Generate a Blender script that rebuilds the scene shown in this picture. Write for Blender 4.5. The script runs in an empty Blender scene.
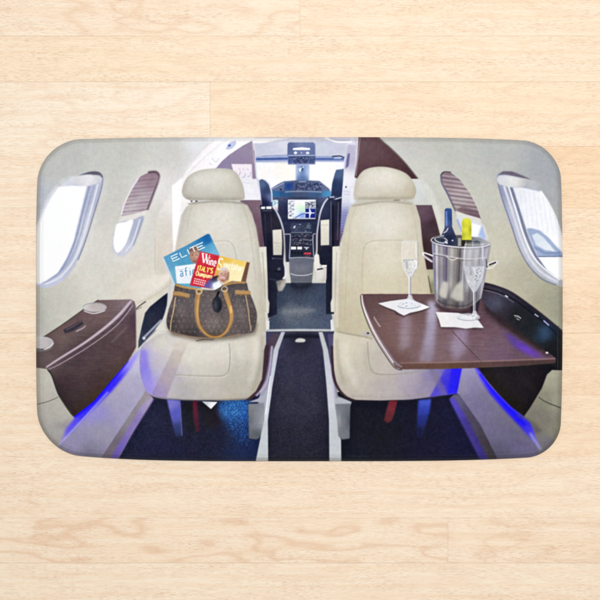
import math, random
import numpy as np
try:
    import bpy
except ImportError:
    bpy = None

# ---------------------------------------------------------------- scale
U = 0.86 / 526.0            # metres per print unit (the mat is 86 cm wide)
CX, CY = 300.0, 300.0       # middle of the floor patch the camera looks at
CAM_H = 2.3
THICK = 0.014               # mat thickness
EXPO = 1.0

def wx(x, z=0.0): return (x - CX) * U * (CAM_H - z) / CAM_H
def wy(y, z=0.0): return (CY - y) * U * (CAM_H - z) / CAM_H

# ---------------------------------------------------------------- camera, world, lights
if bpy:
    sc = bpy.context.scene
    C = sc.collection
    cam = bpy.data.cameras.new('camera')
    cam.sensor_width = 36; cam.sensor_height = 36
    cam.lens = 18.0 / ((300.0 * U) / CAM_H)
    cam.clip_end = 50
    camo = bpy.data.objects.new('camera', cam); C.objects.link(camo)
    camo.location = (0, 0, CAM_H)
    sc.camera = camo
    sc.render.resolution_x = 1024; sc.render.resolution_y = 1024
    sc.view_settings.view_transform = 'Standard'
    sc.view_settings.look = 'None'
    sc.view_settings.exposure = 0.0
    sc.view_settings.gamma = 1.0
    w = bpy.data.worlds.new('World'); sc.world = w; w.use_nodes = True
    bg = w.node_tree.nodes['Background']
    bg.inputs[0].default_value = (0.97, 0.98, 1.0, 1); bg.inputs[1].default_value = 0.50
    def area(name, loc, size, power, col):
        l = bpy.data.lights.new(name, 'AREA'); l.shape = 'SQUARE'; l.size = size
        l.energy = power; l.color = col
        o = bpy.data.objects.new(name, l); C.objects.link(o); o.location = loc
        d = -np.array(loc); 
        from mathutils import Vector
        o.rotation_euler = Vector(d).to_track_quat('-Z', 'Y').to_euler()
        return o
    area('studio_softbox', (0.35, 0.7, 3.1), 1.0, 77, (1.0, 0.995, 0.985))

# ---------------------------------------------------------------- raster painter for the printed picture
S = 2.0
X0, Y0, X1, Y1 = 30.0, 130.0, 570.0, 468.0
W, H = int((X1 - X0) * S), int((Y1 - Y0) * S)
IMG = np.zeros((H, W, 3), np.float32)
rng = np.random.default_rng(7)

def hx(c):
    c = c.lstrip('#')
    return np.array([int(c[i:i+2], 16) for i in (0, 2, 4)], np.float32) / 255.0

def spline(p, closed=True, n=8):
    p = np.array(p, float); N = len(p); out = []
    idx = range(N if closed else N - 1)
    for i in idx:
        if closed: a, b, c, d = p[i-1], p[i], p[(i+1) % N], p[(i+2) % N]
        else: a, b, c, d = p[max(i-1, 0)], p[i], p[i+1], p[min(i+2, N-1)]
        for t in np.linspace(0, 1, n, endpoint=False):
            out.append(0.5*((2*b)+(c-a)*t+(2*a-5*b+4*c-d)*t*t+(3*b-a-3*c+d)*t**3))
    if not closed: out.append(p[-1])
    return np.array(out)

def gblur(a, sx, sy=None):
    sy = sx if sy is None else sy
    for ax, s in ((0, sy), (1, sx)):
        if s <= 0.05: continue
        r = int(math.ceil(s * 3)); k = np.exp(-0.5*(np.arange(-r, r+1)/s)**2); k /= k.sum()
        pad = [(0, 0)] * a.ndim; pad[ax] = (r, r)
        b = np.pad(a, pad, mode='edge'); o = np.zeros_like(a)
        for i, kk in enumerate(k):
            sl = [slice(None)] * a.ndim; sl[ax] = slice(i, i + a.shape[ax]); o += kk * b[tuple(sl)]
        a = o
    return a

def cover(polys, pad=0):
    """anti-aliased even-odd coverage of closed polygons; returns (mask, x0, y0) in canvas pixels"""
    P = [(np.array(q, float) - (X0, Y0)) * S for q in polys]
    A = np.concatenate(P)
    x0 = max(int(A[:, 0].min()) - 2 - pad, 0); x1 = min(int(A[:, 0].max()) + 3 + pad, W)
    y0 = max(int(A[:, 1].min()) - 2 - pad, 0); y1 = min(int(A[:, 1].max()) + 3 + pad, H)
    if x1 <= x0 or y1 <= y0: return None
    e0 = np.concatenate(P); e1 = np.concatenate([np.roll(q, -1, 0) for q in P])
    K = 4; h, wd = y1 - y0, x1 - x0
    ys = y0 + (np.arange(h * K) + 0.5) / K
    acc = np.zeros((h * K, wd + 2), np.float32)
    ya, yb = e0[:, 1][None], e1[:, 1][None]; Y = ys[:, None]
    hit = ((ya <= Y) & (yb > Y)) | ((yb <= Y) & (ya > Y))
    den = np.where(np.abs(yb - ya) < 1e-9, 1e-9, yb - ya)
    xc = e0[:, 0][None] + (Y - ya) / den * (e1[:, 0] - e0[:, 0])[None]
    xc = np.where(hit, xc, np.inf); xc.sort(axis=1)
    n = int(hit.sum(1).max()) if hit.size else 0
    rows = np.arange(h * K)
    for j in range(n):
        x = xc[:, j]; ok = np.isfinite(x)
        xx = np.clip(x[ok] - x0, 0, wd - 1e-3); fi = xx.astype(int); fr = xx - fi
        s = 1.0 if j % 2 == 0 else -1.0
        np.add.at(acc, (rows[ok], fi), s * (1 - fr)); np.add.at(acc, (rows[ok], fi + 1), s * fr)
    m = np.cumsum(acc, 1)[:, :wd].reshape(h, K, wd).mean(1)
    return np.clip(m, 0, 1), x0, y0

def field(col, x0, y0, h, wd):
    if isinstance(col, str): return hx(col)[None, None]
    xs = (x0 + np.arange(wd) + .5) / S + X0; ys = (y0 + np.arange(h) + .5) / S + Y0
    gx, gy = np.meshgrid(xs, ys); num = np.zeros((h, wd, 3)); den = np.zeros((h, wd))
    q = np.array([(a, b) for a, b, _ in col]); dd = np.hypot(q[:, None, 0] - q[None, :, 0], q[:, None, 1] - q[None, :, 1]) + np.eye(len(q)) * 1e9
    eps = max((0.55 * float(np.median(dd.min(1)))) ** 2, 4.0)
    for x, y, c in col:
        wgt = 1.0 / ((gx - x)**2 + (gy - y)**2 + eps)**1.7
        num += wgt[..., None] * hx(c); den += wgt
    return num / den[..., None]

def put(m, x0, y0, col, alpha=1.0):
    h, wd = m.shape
    f = field(col, x0, y0, h, wd)
    r = IMG[y0:y0+h, x0:x0+wd]
    a = (m * alpha)[..., None]
    r[:] = r * (1 - a) + f * a

def P(pts, col, blur=0.35, alpha=1.0, sm=False, clip=None):
    polys = pts if isinstance(pts[0][0], (list, tuple, np.ndarray)) else [pts]
    if sm: polys = [spline(q) for q in polys]
    r = cover(polys, int(blur * S * 3) + 1)
    if r is None: return
    m, x0, y0 = r
    if blur: m = gblur(m, blur * S)
    if clip is not None: m = m * clip[y0:y0+m.shape[0], x0:x0+m.shape[1]]
    put(m, x0, y0, col, alpha)

def MASK(pts, sm=False, blur=0.3):
    M = np.zeros((H, W), np.float32)
    m, x0, y0 = cover([spline(pts) if sm else pts], 4)
    M[y0:y0+m.shape[0], x0:x0+m.shape[1]] = gblur(m, blur * S)
    return M

def L(pts, wd, col, blur=0.3, alpha=1.0, sm=True, clip=None):
    p = spline(pts, False, 6) if (sm and len(pts) > 2) else np.array(pts, float)
    w_ = np.full(len(p), wd, float) if np.isscalar(wd) else np.interp(np.linspace(0, 1, len(p)), np.linspace(0, 1, len(wd)), wd)
    t = np.gradient(p, axis=0); t /= np.maximum(np.linalg.norm(t, axis=1, keepdims=True), 1e-9)
    nn = np.stack([-t[:, 1], t[:, 0]], 1) * w_[:, None] / 2
    P([list(map(tuple, p + nn)) + list(map(tuple, (p - nn)[::-1]))], col, blur, alpha, False, clip)

def E(cx, cy, rx, ry, col, rot=0, blur=0.3, alpha=1.0, clip=None):
    a = np.linspace(0, 2*math.pi, 40, endpoint=False); c, s = math.cos(math.radians(rot)), math.sin(math.radians(rot))
    x, y = rx*np.cos(a), ry*np.sin(a)
    P([list(zip(cx + x*c - y*s, cy + x*s + y*c))], col, blur, alpha, False, clip)

def ring(cx, cy, rx, ry, wd, col, rot=0, blur=0.25, alpha=1.0, a0=0, a1=360, clip=None):
    a = np.radians(np.linspace(a0, a1, 40)); c, s = math.cos(math.radians(rot)), math.sin(math.radians(rot))
    x, y = rx*np.cos(a), ry*np.sin(a)
    L(list(zip(cx + x*c - y*s, cy + x*s + y*c)), wd, col, blur, alpha, False, clip)

def noise(h, wd, sx, sy):
    n = gblur(rng.standard_normal((h, wd)).astype(np.float32), sx, sy); return n / (n.std() + 1e-6)

def speck(pts, amp, sx=1.0, sy=1.0, tint=(1, 1, 1), blur=2.0, sm=False):
    m, x0, y0 = cover([spline(pts) if sm else pts], int(blur*S*3))
    m = gblur(m, blur * S); h, wd = m.shape
    IMG[y0:y0+h, x0:x0+wd] += (m * noise(h, wd, sx, sy) * amp)[..., None] * np.array(tint, np.float32)

# tiny stroke alphabet on a 1 x 1 box (y down)
GL = {
 'E': [[(1,0),(0,0),(0,1),(1,1)],[(0,.5),(.8,.5)]], 'L': [[(0,0),(0,1),(.9,1)]], 'I': [[(.3,0),(.3,1)]],
 'T': [[(0,0),(1,0)],[(.5,0),(.5,1)]], 'W': [[(0,0),(.25,1),(.5,.2),(.75,1),(1,0)]],
 'A': [[(0,1),(.5,0),(1,1)],[(.2,.65),(.8,.65)]], 'Y': [[(0,0),(.5,.5),(1,0)],[(.5,.5),(.5,1)]],
 'S': [[(.9,.12),(.5,0),(.1,.2),(.25,.45),(.75,.58),(.9,.82),(.5,1),(.05,.88)]], "'": [[(.4,0),(.3,.3)]],
 'C': [[(.95,.15),(.5,0),(.05,.35),(.05,.65),(.5,1),(.95,.85)]],
 'a': [[(.15,.45),(.5,.38),(.8,.5),(.8,1)],[(.8,.68),(.3,.7),(.15,.88),(.4,1),(.8,.88)]],
 'f': [[(.85,.08),(.5,.05),(.4,.25),(.4,1)],[(.1,.4),(.8,.4)]], 'i': [[(.4,.4),(.4,1)],[(.4,.12),(.4,.2)]],
 'c': [[(.85,.48),(.5,.38),(.15,.6),(.2,.9),(.5,1),(.85,.9)]], 'o': [[(.5,.4),(.12,.6),(.2,.95),(.6,1),(.88,.75),(.8,.45),(.5,.4)]],
 'n': [[(.1,.4),(.1,1)],[(.1,.55),(.5,.38),(.85,.55),(.85,1)]], 'e': [[(.15,.7),(.85,.68),(.7,.42),(.3,.42),(.12,.75),(.4,1),(.85,.92)]],
 'p': [[(.1,.4),(.1,1.3)],[(.1,.5),(.6,.38),(.88,.7),(.6,1),(.1,.95)]], 't': [[(.4,.1),(.4,.9),(.8,1)],[(.1,.4),(.8,.4)]],
 'r': [[(.15,.4),(.15,1)],[(.15,.6),(.5,.38),(.85,.42)]], 'h': [[(.1,0),(.1,1)],[(.1,.55),(.5,.38),(.85,.55),(.85,1)]],
 'm': [[(.05,.4),(.05,1)],[(.05,.5),(.3,.38),(.5,.5),(.5,1)],[(.5,.5),(.75,.38),(.95,.5),(.95,1)]],
 's': [[(.85,.45),(.4,.38),(.2,.55),(.8,.8),(.6,1),(.12,.94)]],
}
def text(s, x, y, ax, ay, hgt, adv, lw, col, upx=None, blur=0.2, alpha=1.0, lean=0.0):
    """text with its top-left at (x, y); (ax, ay) = unit advance direction"""
    dx, dy = -ay, ax
    for ch in s:
        g = GL.get(ch)
        wv = adv * (0.55 if ch in "iI'" else 1.25 if ch in 'Wm' else 1.0)
        if g:
            for st in g:
                q = [(x + ax*u*wv*0.78 + dx*v*hgt + lean*(1-v), y + ay*u*wv*0.78 + dy*v*hgt) for u, v in st]
                L(q, lw, col, blur, alpha, sm=len(q) > 3 and ch.islower() or ch in 'SC')
        x += ax * wv; y += ay * wv
#PRINT_BEGIN
def greeble(x0, y0, x1, y1, n, pal, a):
    for i in range(n):
        x, y = x0 + rng.random()*(x1-x0), y0 + rng.random()*(y1-y0); w_, h_ = .3+.9*rng.random(), .25+.4*rng.random()
        P([(x-w_,y-h_),(x+w_,y-h_),(x+w_,y+h_),(x-w_,y+h_)], pal[i % len(pal)], blur=.28, alpha=(a+.3*rng.random())*.72)

def shade(poly, sm, wd, col, a, clip):
    q = spline(poly) if sm else np.array(poly, float)
    q = list(map(tuple, q)) + [tuple(q[0])]
    L(q, wd, col, blur=wd*.45, alpha=a, sm=False, clip=clip)

def paint_print():
    # ---------- shell of the cabin
    P([(28,128),(572,128),(572,470),(28,470)], [
        (60,150,'#a9aca8'),(120,150,'#b2b5ae'),(170,150,'#b9bab5'),(200,141,'#d4d8e2'),(110,200,'#b9bab4'),(60,165,'#b0b3b0'),
        (45,200,'#aab0c0'),(100,250,'#c9c8c0'),(150,215,'#c6c3bc'),(165,190,'#d3d1d2'),(60,310,'#b9b7aa'),(100,285,'#c8c5ba'),
        (140,280,'#cfc8ba'),(38,320,'#a2a39a'),(400,145,'#b3b5b1'),(440,150,'#a9aca5'),(500,150,'#a3a7a6'),(545,165,'#8f96a0'),
        (480,200,'#b2b3a6'),(425,170,'#babcb4'),(500,250,'#b9b6a2'),(480,270,'#b8b095'),(540,300,'#8e8c70'),(530,280,'#a3a089'),
        (520,290,'#a29d84'),(558,310,'#8a8a74')], blur=0)
    # ceiling panel sweeping down on the left
    P([(222,136),(206,146),(188,166),(176,186),(168,200),(161,220),(157,240),(156,272),(185,272),(200,180),(262,136)],
      [(230,140,'#f0eef6'),(180,185,'#e6e3e6'),(160,240,'#d6d0c8'),(176,230,'#e9e6e8'),(210,150,'#ebe9f0')], blur=1.8)
    P([(204,136),(240,136),(212,144)], '#e4e9f8', blur=2.2, alpha=.8)
    L([(214,140),(202,150),(187,168),(176,186),(169,200)], 1.2, '#c4c0c8', blur=.9, alpha=.8)
    P([(155,236),(158,214),(165,203),(172,192),(173,200),(173,246),(171,274),(158,274),(155,270)],
      [(160,240,'#cdc3b4'),(168,230,'#cbc4ba'),(165,270,'#c6beb0'),(170,205,'#dad6d4')], blur=.9)
    L([(155,238),(155,268),(158,274),(169,274)], .7, '#b3a897', blur=.4, alpha=.8)
    P([(172,186),(182,178),(180,215),(178,232),(174.5,252),(173,238)], '#f2f0f4', blur=.7)
    L([(200,162),(193,168),(188,175)], .8, '#d0d0e0', alpha=.7)
    L([(212,158),(216,162),(219,158)], .8, '#b8bad8', alpha=.8); L([(209,163),(212,165)], .8, '#c4c4dc')
    P([(226,149),(229,143),(235,141),(236,144),(231,149)], '#b2b9dc', sm=True)
    E(229.5,145.5,1.6,1.2,'#5a6cc0',-25); L([(227,150),(233,148.5),(236.5,144)], .6, '#d8dcf0')
    L([(190,172),(206,156),(226,140)], 1.0, '#d6d4e0', blur=.6, alpha=.8)

    # ---------- left big window
    P([(60,186),(73,178),(84,172.6),(96,172),(102,174.5),(103.3,180),(101,192),(94,215),(86.5,238),(80,256),(71,272),(60,282.5),(47,287.8),(38,286),(34,280),(34,236),(42,215),(50,199)],
      [(60,190,'#c6cbd9'),(98,200,'#9aa3c4'),(88,235,'#b7bdd2'),(75,262,'#a3abc9'),(50,284,'#b0b8d8'),(40,230,'#dfe3f2')], blur=.5, sm=True)
    P([(78,176),(90,171.6),(99,172),(103,177),(99,178),(90,174.5)], '#5c5a6c', blur=.5, sm=True)
    L([(103,178),(101,190),(92,220),(85,242),(78,260)], 1.1, '#6b6e94', blur=.4)
    L([(98,184),(91,210),(83,238),(74,260),(60,277),(45,284)], 1.8, '#d3d8e8', blur=.5)
    L([(94.5,184),(87,210),(79.5,238),(70,260),(56,276),(44,283)], 1.1, '#8f99bf', blur=.4)
    L([(89.5,186),(83,210),(76,238),(68,258),(58,273),(42,282)], 2.0, '#8492bd', blur=.4)
    P([(70,178),(80,175.5),(95,175),(101,176.5),(100.8,182),(94,184.5),(84,186),(76,183.5)], [(75,179,'#c6c9d2'),(90,179,'#d6d7db'),(100,180,'#b9bdcb')], blur=.6, sm=True)
    P([(58.5,187),(70,186),(86.8,186),(82,206),(77,226),(73.5,241),(66.7,258),(57.5,273),(46.5,280.5),(38,284.5),(34,280),(34,240),(39,227),(44,213),(50.5,199)],
      [(60,200,'#f6f7fc'),(60,250,'#f4f6f8'),(40,250,'#fafbff')], blur=.6)
    L([(58,186),(50,197),(43,213),(38,228)], 2.4, '#e6eaf8', blur=1.5, alpha=.8)
    L([(60,184),(72,177)], 3, '#ccd2e2', blur=1.6, alpha=.8)
    speck([(40,190),(86,190),(74,240),(40,280)], .006, .8, .8)

    # ---------- left small window
    win = MASK([(121.5,216),(123,207),(129,194),(135,183),(141,176),(148,172.6),(155.5,172),(158.9,175.5),(158,182),(154,193),(147.5,210),(134,214)], blur=.3)
    P([(120,218),(120,170),(162,170),(160,218)], [(135,190,'#9d8b9c'),(150,180,'#8a6f80'),(130,210,'#b2a5b0'),(145,205,'#a795a2')], clip=win)
    for i in range(11):
        y = 176 + i*3.7
        L([(118,y+3.2),(160,y-1.2)], .8 + .4*(i % 2), '#775d70' if i % 2 else '#84707e', blur=.4, alpha=.6, clip=win, sm=False)
    L([(126,214),(140,198),(156,192)], 2, '#b9b3b6', blur=1.5, alpha=.5, clip=win)
    L([(148,172.4),(155.5,171.8),(159,175.5),(158,182),(153.5,194),(147.5,210)], 2.2, '#533748', blur=.6, alpha=.9)
    L([(121.5,215),(124,205),(131,190),(138,179)], .9, '#e8e8f0', blur=.4)
    P([(120,217),(132,214.5),(147,210.5),(144,218),(134,220),(118,224)], '#d3d0cc', blur=.5)
    P([(117,224),(132,220),(144,216),(140,230),(136,241),(131,250),(125,255),(118,256),(113,251),(113,240)], [(140,225,'#9aa2c0'),(120,254,'#bcc3d8')], blur=.5, sm=True)
    L([(140,219),(136,232),(132,243),(126,251)], 1.2, '#cfd5e6'); L([(143,218),(138,234),(133,246)], .9, '#7f88ac', alpha=.8)
    P([(117,224),(125,222),(133,220),(130,232),(127,241),(123,248),(118,252.5),(114.5,249),(113.5,241),(115,231)], '#f7f8fc', blur=.5, sm=True)

    L([(160,176),(159,184),(155,196),(149,212),(143,232),(135,250),(124,260),(114,258)], 3, '#d9d9da', blur=1.8, alpha=.5)
    L([(105,178),(103,194),(95,220),(88,244),(80,262),(68,279)], 3, '#d2d3d2', blur=1.8, alpha=.5)
    # ---------- left wall details
    P([(112,300),(128,285),(150,276),(172,272),(172,284),(150,296),(140,303),(136,300)], [(140,284,'#d6cfc2'),(165,275,'#ddd6ca'),(120,296,'#c4bcac')], blur=1.6, alpha=.9)
    P([(136,302),(155,292),(168,281),(170,290),(150,306),(143,316),(137,346),(136,320)], [(150,300,'#c9c2b2'),(139,330,'#bdb6a6')], blur=.6)
    L([(140,302),(152,297),(169,285)], .8, '#a89d8b', blur=.5, alpha=.7)
    L([(136,309),(142,304),(146,301.5)], 1.1, '#4e443e', blur=.35)
    L([(100,292),(112,287),(130,272),(140,262)], 4, '#bfb6a6', blur=3, alpha=.45)

    # ---------- floor under everything
    P([(100,392),(500,392),(500,470),(80,470)], [(130,450,'#15173a'),(160,420,'#1c1e40'),(200,430,'#17172c'),(210,450,'#12142c'),(170,450,'#14163a'),(240,455,'#142658'),
        (380,430,'#0e0e1a'),(430,440,'#0d0d2a'),(470,450,'#0c0c36'),(460,410,'#10103a'),(350,455,'#0d1322')], blur=0)
    P([(222,398),(250,398),(250,458),(242,458),(236,440),(226,425),(216,410)], [(245,410,'#1d56a4'),(235,405,'#2761a6'),(240,430,'#173874'),(245,452,'#11214e')], blur=3.4)
    speck([(216,398),(250,398),(250,450),(232,440)], .045, .6, .6, (.5,1,1.2), blur=2)
    speck([(125,400),(250,400),(256,460),(110,460)], .009, .9, .9, (.8,.9,1.5))
    speck([(345,400),(460,400),(480,460),(342,460)], .006, .9, .9, (.8,.9,1.5))

    # ---------- left lower side wall and light strip
    P([(34,366),(47,369),(52,377),(58,394),(70,412),(76,418),(70,440),(60,470),(34,470)], [(40,380,'#aeaa9c'),(50,410,'#a29d92'),(60,440,'#8f8c90'),(45,440,'#9b9890')], blur=.4)
    L([(36,404.5),(48,401.5),(58.5,397)], .9, '#6b655e', blur=.3)
    P([(50,427),(62,424),(72,417),(66,428)], '#7d7688', blur=2, alpha=.7)
    P([(57,448),(80,419),(112,386),(140,350),(170,340),(150,393),(104,470),(60,470)],
      [(70,450,'#837ca6'),(100,430,'#87839e'),(130,390,'#9a94bc'),(95,415,'#8078cc'),(120,400,'#918bb0'),(138,360,'#b0aad4'),(90,455,'#716c8c')], blur=.5)
    P([(60,444),(66,428),(78,414),(96,399),(112,380),(130,358),(141,348),(132,367),(112,391),(88,414),(70,434)], [(62,442,'#8a80d0'),(70,428,'#5448ea'),(85,410,'#2c20f4'),(110,385,'#3222f2'),(135,356,'#8c80ea')], blur=1.2)
    L([(74,417),(94,401),(111,381.5),(128,361)], [3.4,3.8,3.0,1.4], '#1c0cf8', blur=.7)
    L([(58,446),(72,431),(90,411.5),(108,392)], 1.3, '#a39cdc', blur=.7, alpha=.75)
    # kick plate
    P([(101,458),(146,390),(153,398),(134,430),(118,460)], [(110,450,'#655a70'),(135,410,'#7c7484'),(148,395,'#8b8090')], blur=.4)
    P([(110,459),(141,406),(151,397),(154,399),(134,431),(117,460)], [(113,455,'#5e4cac'),(132,420,'#7462ac'),(148,400,'#9484b4')], blur=.9)

    # ---------- left console
    P([(36,342),(40,339.5),(62,325),(83,310),(98.7,300),(131,299.3),(134.6,301.4),(136,307),(136.3,347),(129,360),(111,381),(94,401),(74,416.5),(70,412),(58,394),(51.5,375),(47,369),(34,367.5),(34,343)],
      [(60,335,'#665452'),(100,310,'#6c5857'),(125,302,'#80717a'),(45,360,'#5e5050'),(80,360,'#4a3a40'),(110,345,'#4e3c3e'),(133,320,'#4a3844'),
       (100,385,'#402e30'),(65,390,'#3a2b30'),(78,408,'#342628'),(125,350,'#4c383c'),(133,345,'#5c474e')], blur=.4)
    L([(98.5,300),(83,310),(62,325),(40,339.5)], 1.1, '#4b4038', blur=.4)
    L([(46,367.5),(58,359.5),(85,342.5),(107,326),(120,314),(129,303.5),(131.5,300.5)], [1.3,1.8,2.2,2.6,2.8,2.4,1.8], '#b9adc4', blur=.5, alpha=.9)
    L([(50,369.5),(60,362.5),(87,346),(109,329.5),(122,317),(131,305)], 1.2, '#4c3d50', blur=.4, alpha=.8)
    L([(48,369.5),(60,364),(87,347.8),(110,331.2),(123,318.6),(133,305)], .9, '#a79bb4', blur=.4, alpha=.8)
    L([(47.5,369.5),(52,376),(58.5,394),(70,412),(74,416)], 1.2, '#2e2d28', blur=.4)
    L([(135.3,306),(136,347),(129,359)], .8, '#8c7684', blur=.4, alpha=.7)
    L([(112,342),(122,332),(127,327)], 1.2, '#7d6a72', blur=.9, alpha=.6); L([(60,372),(76,362),(96,349)], 3.5, '#46373e', blur=2, alpha=.6)
    speck([(45,345),(100,302),(130,302),(134,345),(80,405),(55,380)], .006, 6, .7)
    E(94.7,309,12,4.9,'#6d6b70'); E(94.7,307.2,12,4.7,[(85,306,'#b9babd'),(104,307,'#a3a3a8'),(94,304,'#a9a7a2')]); ring(94.7,307.2,11.4,4.2,.8,'#8b8c90',a0=180,a1=360)
    L([(84,311),(94,313.5),(105,310.5)], .8, '#d5d3dc', blur=.3)
    E(41.5,345,12,6.6,'#646569'); E(41.5,342.5,12,6,[(38,341,'#b1b5b6'),(50,343,'#a2a6ac')]); L([(44,349.5),(50,347),(53.5,343)], .9, '#d3d6da')
    L([(64,331.5),(72,328.5),(82.5,322)], [4,5.4,4], '#37343e', blur=.5); L([(66,330),(73,326.5),(82,321)], 1, '#55525e', blur=.4)
    L([(76,331.5),(83,328),(86,325)], 1.1, '#9c96a2', blur=.4); L([(85,326),(95,318)], .7, '#4f4246', alpha=.6)
    L([(136,310),(142,307)], 1, '#594f48', alpha=.6)
    # opening beside the seat
    P([(167.8,292.5),(163,296),(150,306.5),(145,313),(142,325),(138.4,341),(138.2,348.5),(145.3,341),(154,331),(162.7,319),(167,310.5),(168.3,300)], [(160,305,'#20243c'),(148,325,'#2a3046'),(141,342,'#3c4254')], blur=.45)
    L([(143,338.5),(152,329.5),(161.5,320)], 2.2, '#8a90ac', blur=.5); E(144,338.3,1.5,1.5,'#b9bccb'); L([(144,342),(156,330)], 1.0, '#5b6180', blur=.5)

    # ---------- partition left of cockpit
    P([(213,172),(222,161),(229.5,154.5),(243,145.5),(252.3,140.6),(253.8,153),(257.5,178.5),(262,200),(264,246),(268,249),(250,249),(240,200)],
      [(225,163,'#8479a0'),(245,150,'#8b7c9c'),(240,160,'#86759a'),(255,172,'#8a7a98'),(255,205,'#745a6c'),(256,225,'#66485a'),(261,243,'#5d4050')], blur=.4)
    L([(252.6,143),(254.6,160),(257,178)], 1.2, '#b7a9c2', blur=.4)
    L([(253.8,150),(256.2,165),(258.5,179)], .8, '#71617f', blur=.3)
    P([(231.5,164),(251.8,164.2),(252.2,178.8),(259,179),(261,200),(240,200)], [(240,168,'#e2d6e6'),(250,190,'#dcdde8'),(258,190,'#d4d6e6')], blur=.4)
    for a, b in ((238.5,173),(243.5,175),(249,174)): ring(a,b,1.6,2.6,.9,'#a3a0c8',20,alpha=.8,a0=-60,a1=110)
    for a in (239,243,247): L([(a,168.5),(a+1.5,170)], .8, '#b8b0d0')
    L([(240,182),(250,183.5)], .8, '#c9c8dc')

    # ---------- cockpit
    P([(254,136),(358,136),(356,180),(330,205),(262,205),(256,178)], '#c3c6dc', blur=.3)
    P([(252,138),(290,138),(275,140.5),(262,143.5),(253,143)], '#f1eff6', blur=.5)
    P([(254,143.5),(266,143),(280,140.5),(288,141),(288,156),(256,157)], [(262,150,'#b3b9d2'),(280,148,'#b9c0d8'),(284,142,'#c9cbe2')], blur=.5)
    P([(315,141),(332,139.5),(357,141),(356,150),(346,157),(315,157)], [(320,148,'#b5bdd6'),(340,148,'#b3b6d2'),(352,143,'#c9cbdf')], blur=.5)
    L([(325,137.5),(336,141.5),(352,142)], 1.6, '#f2f1f8', blur=.5); L([(330,138.5),(340,140.5),(350,140)], .8, '#a0a4c4', blur=.4)
    P([(256,156.5),(288,155.3),(288,161.5),(256,162.6)], '#8c9aca', blur=.4); L([(256,159.2),(288,158.6)], 2.2, '#425a9e', blur=.4); L([(262,156),(288,155)], .7, '#6f80b4')
    P([(315,156),(330,156),(344,157.5),(344,162),(315,161.8)], '#8595c6', blur=.4); L([(315,159),(335,159),(344,159)], 2, '#4a63a6', blur=.4); L([(332,156.5),(340,156),(344.5,157.8)], 1.1, '#28345c', blur=.3); L([(334,158.3),(341,158.2)], 1, '#a9bcdc')
    P([(256,162.5),(296.5,163.5),(295.5,180),(284,181.5),(271.5,189),(265,181),(257.5,178.5)], [(262,172,'#ece8e6'),(285,172,'#eeeae2'),(270,186,'#e4ebf6'),(258,165,'#dfe3f6')], blur=.6)
    P([(309,163.5),(315.5,162),(344.5,162),(343.5,168.5),(336,170),(333,180),(332,190),(328.5,188),(319.5,180.5),(308.5,180.5)], [(325,172,'#efece6'),(312,172,'#eef2fa'),(342,164,'#dfe3f5'),(331,186,'#e2ecfa')], blur=.6)
    # seats headrests shapes later; overhead panel
    P([(287.5,144),(289,142.3),(313.5,142.3),(315.2,144),(315.4,155.4),(287.3,155.4)], [(290,146,'#4f5f92'),(302,144,'#6a78aa'),(312,152,'#5a6a9e')], blur=.4)
    P([(293,148.2),(302,147.3),(310,148.2),(310,150),(293,150)], '#f2f4fa', blur=.3)
    E(295.5,152.8,1.6,1.3,'#dfe3f2'); E(307.6,153,1.7,1.3,'#c8d2ea'); E(301.5,152.8,.8,.8,'#9fa9cc')
    P([(287.8,155.5),(315.5,155.5),(315.2,164.2),(288,164.4)], [(290,160,'#455892'),(302,160,'#32406c'),(313,160,'#4a5c90')], blur=.4)
    L([(288,155.6),(315.3,155.4)], .9, '#93a2ce', blur=.3); L([(288,164),(315,164)], .7, '#7283b6')
    greeble(289.5,157,314.5,163.4,90,['#8d9cc8','#1c2750','#a7afcc','#2c3a68'],.42)
    P([(296,164.4),(309.5,164.4),(309,181.5),(296,181.5)], [(297,172,'#8fa9dc'),(302,172,'#5a76ae'),(308.5,172,'#9ab4e2'),(302,179,'#4c689e')], blur=.9)
    L([(299,168.5),(300.3,171.5),(300.8,168.2),(303.5,167.2)], .9, '#eef2fa', blur=.2); L([(301,166.5),(303,169),(301.5,171)], .8, '#2b3f70', blur=.3)
    # dash
    P([(271,188.5),(278,184),(284,181.2),(302,180),(319.5,181),(329.5,189),(331,200),(331,262),(271,262),(271,195)], [(280,187,'#5c6e9c'),(302,185,'#46587f'),(322,187,'#5a6c98'),(300,205,'#222a4a'),(280,215,'#22284a'),(320,215,'#242c4c'),(300,240,'#23283f')], blur=.4)
    P([(285,183),(293.5,182.6),(293.8,190),(284,190.5)], '#2c4a8c', blur=.5); E(289,186.3,2.6,2.2,'#24468e')
    P([(295.5,183.2),(318,183.2),(322,190.6),(295,190.6)], '#35436c', blur=.4); L([(299,181.6),(306,181.4)], 1.4, '#7484b0')
    greeble(296,183.4,321,190.4,150,['#6f7ca6','#222c50','#8793ba','#2c3a68'],.45)
    E(281,189.5,1,1,'#22305c'); L([(272,189),(284,183)], .6, '#9fb2dc')
    P([(271,191),(331,191),(331,197),(271,197)], [(275,194,'#2a649c'),(284,194,'#2a4f80'),(300,194,'#3d4c72'),(318,195,'#33507e'),(327,194.5,'#3a80b4')], blur=.6)
    L([(285,192),(300,191.3),(322,192)], .8, '#8392b8', blur=.4)
    P([(272.5,200),(278,200),(278,211),(272.5,208)], [(274,203,'#a8dcec'),(276,209,'#d2a9b4'),(277,204,'#c4e6ee')], blur=.5)
    # main screen
    P([(288,199.8),(315.7,199.8),(315.5,219.2),(288,219.2)], '#dfe6ee', blur=.35)
    greeble(288.6,200.6,294.6,218.6,110,['#1c2544','#39456c','#e6ebf2','#5f6c90','#dfe6ee'],.5)
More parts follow.
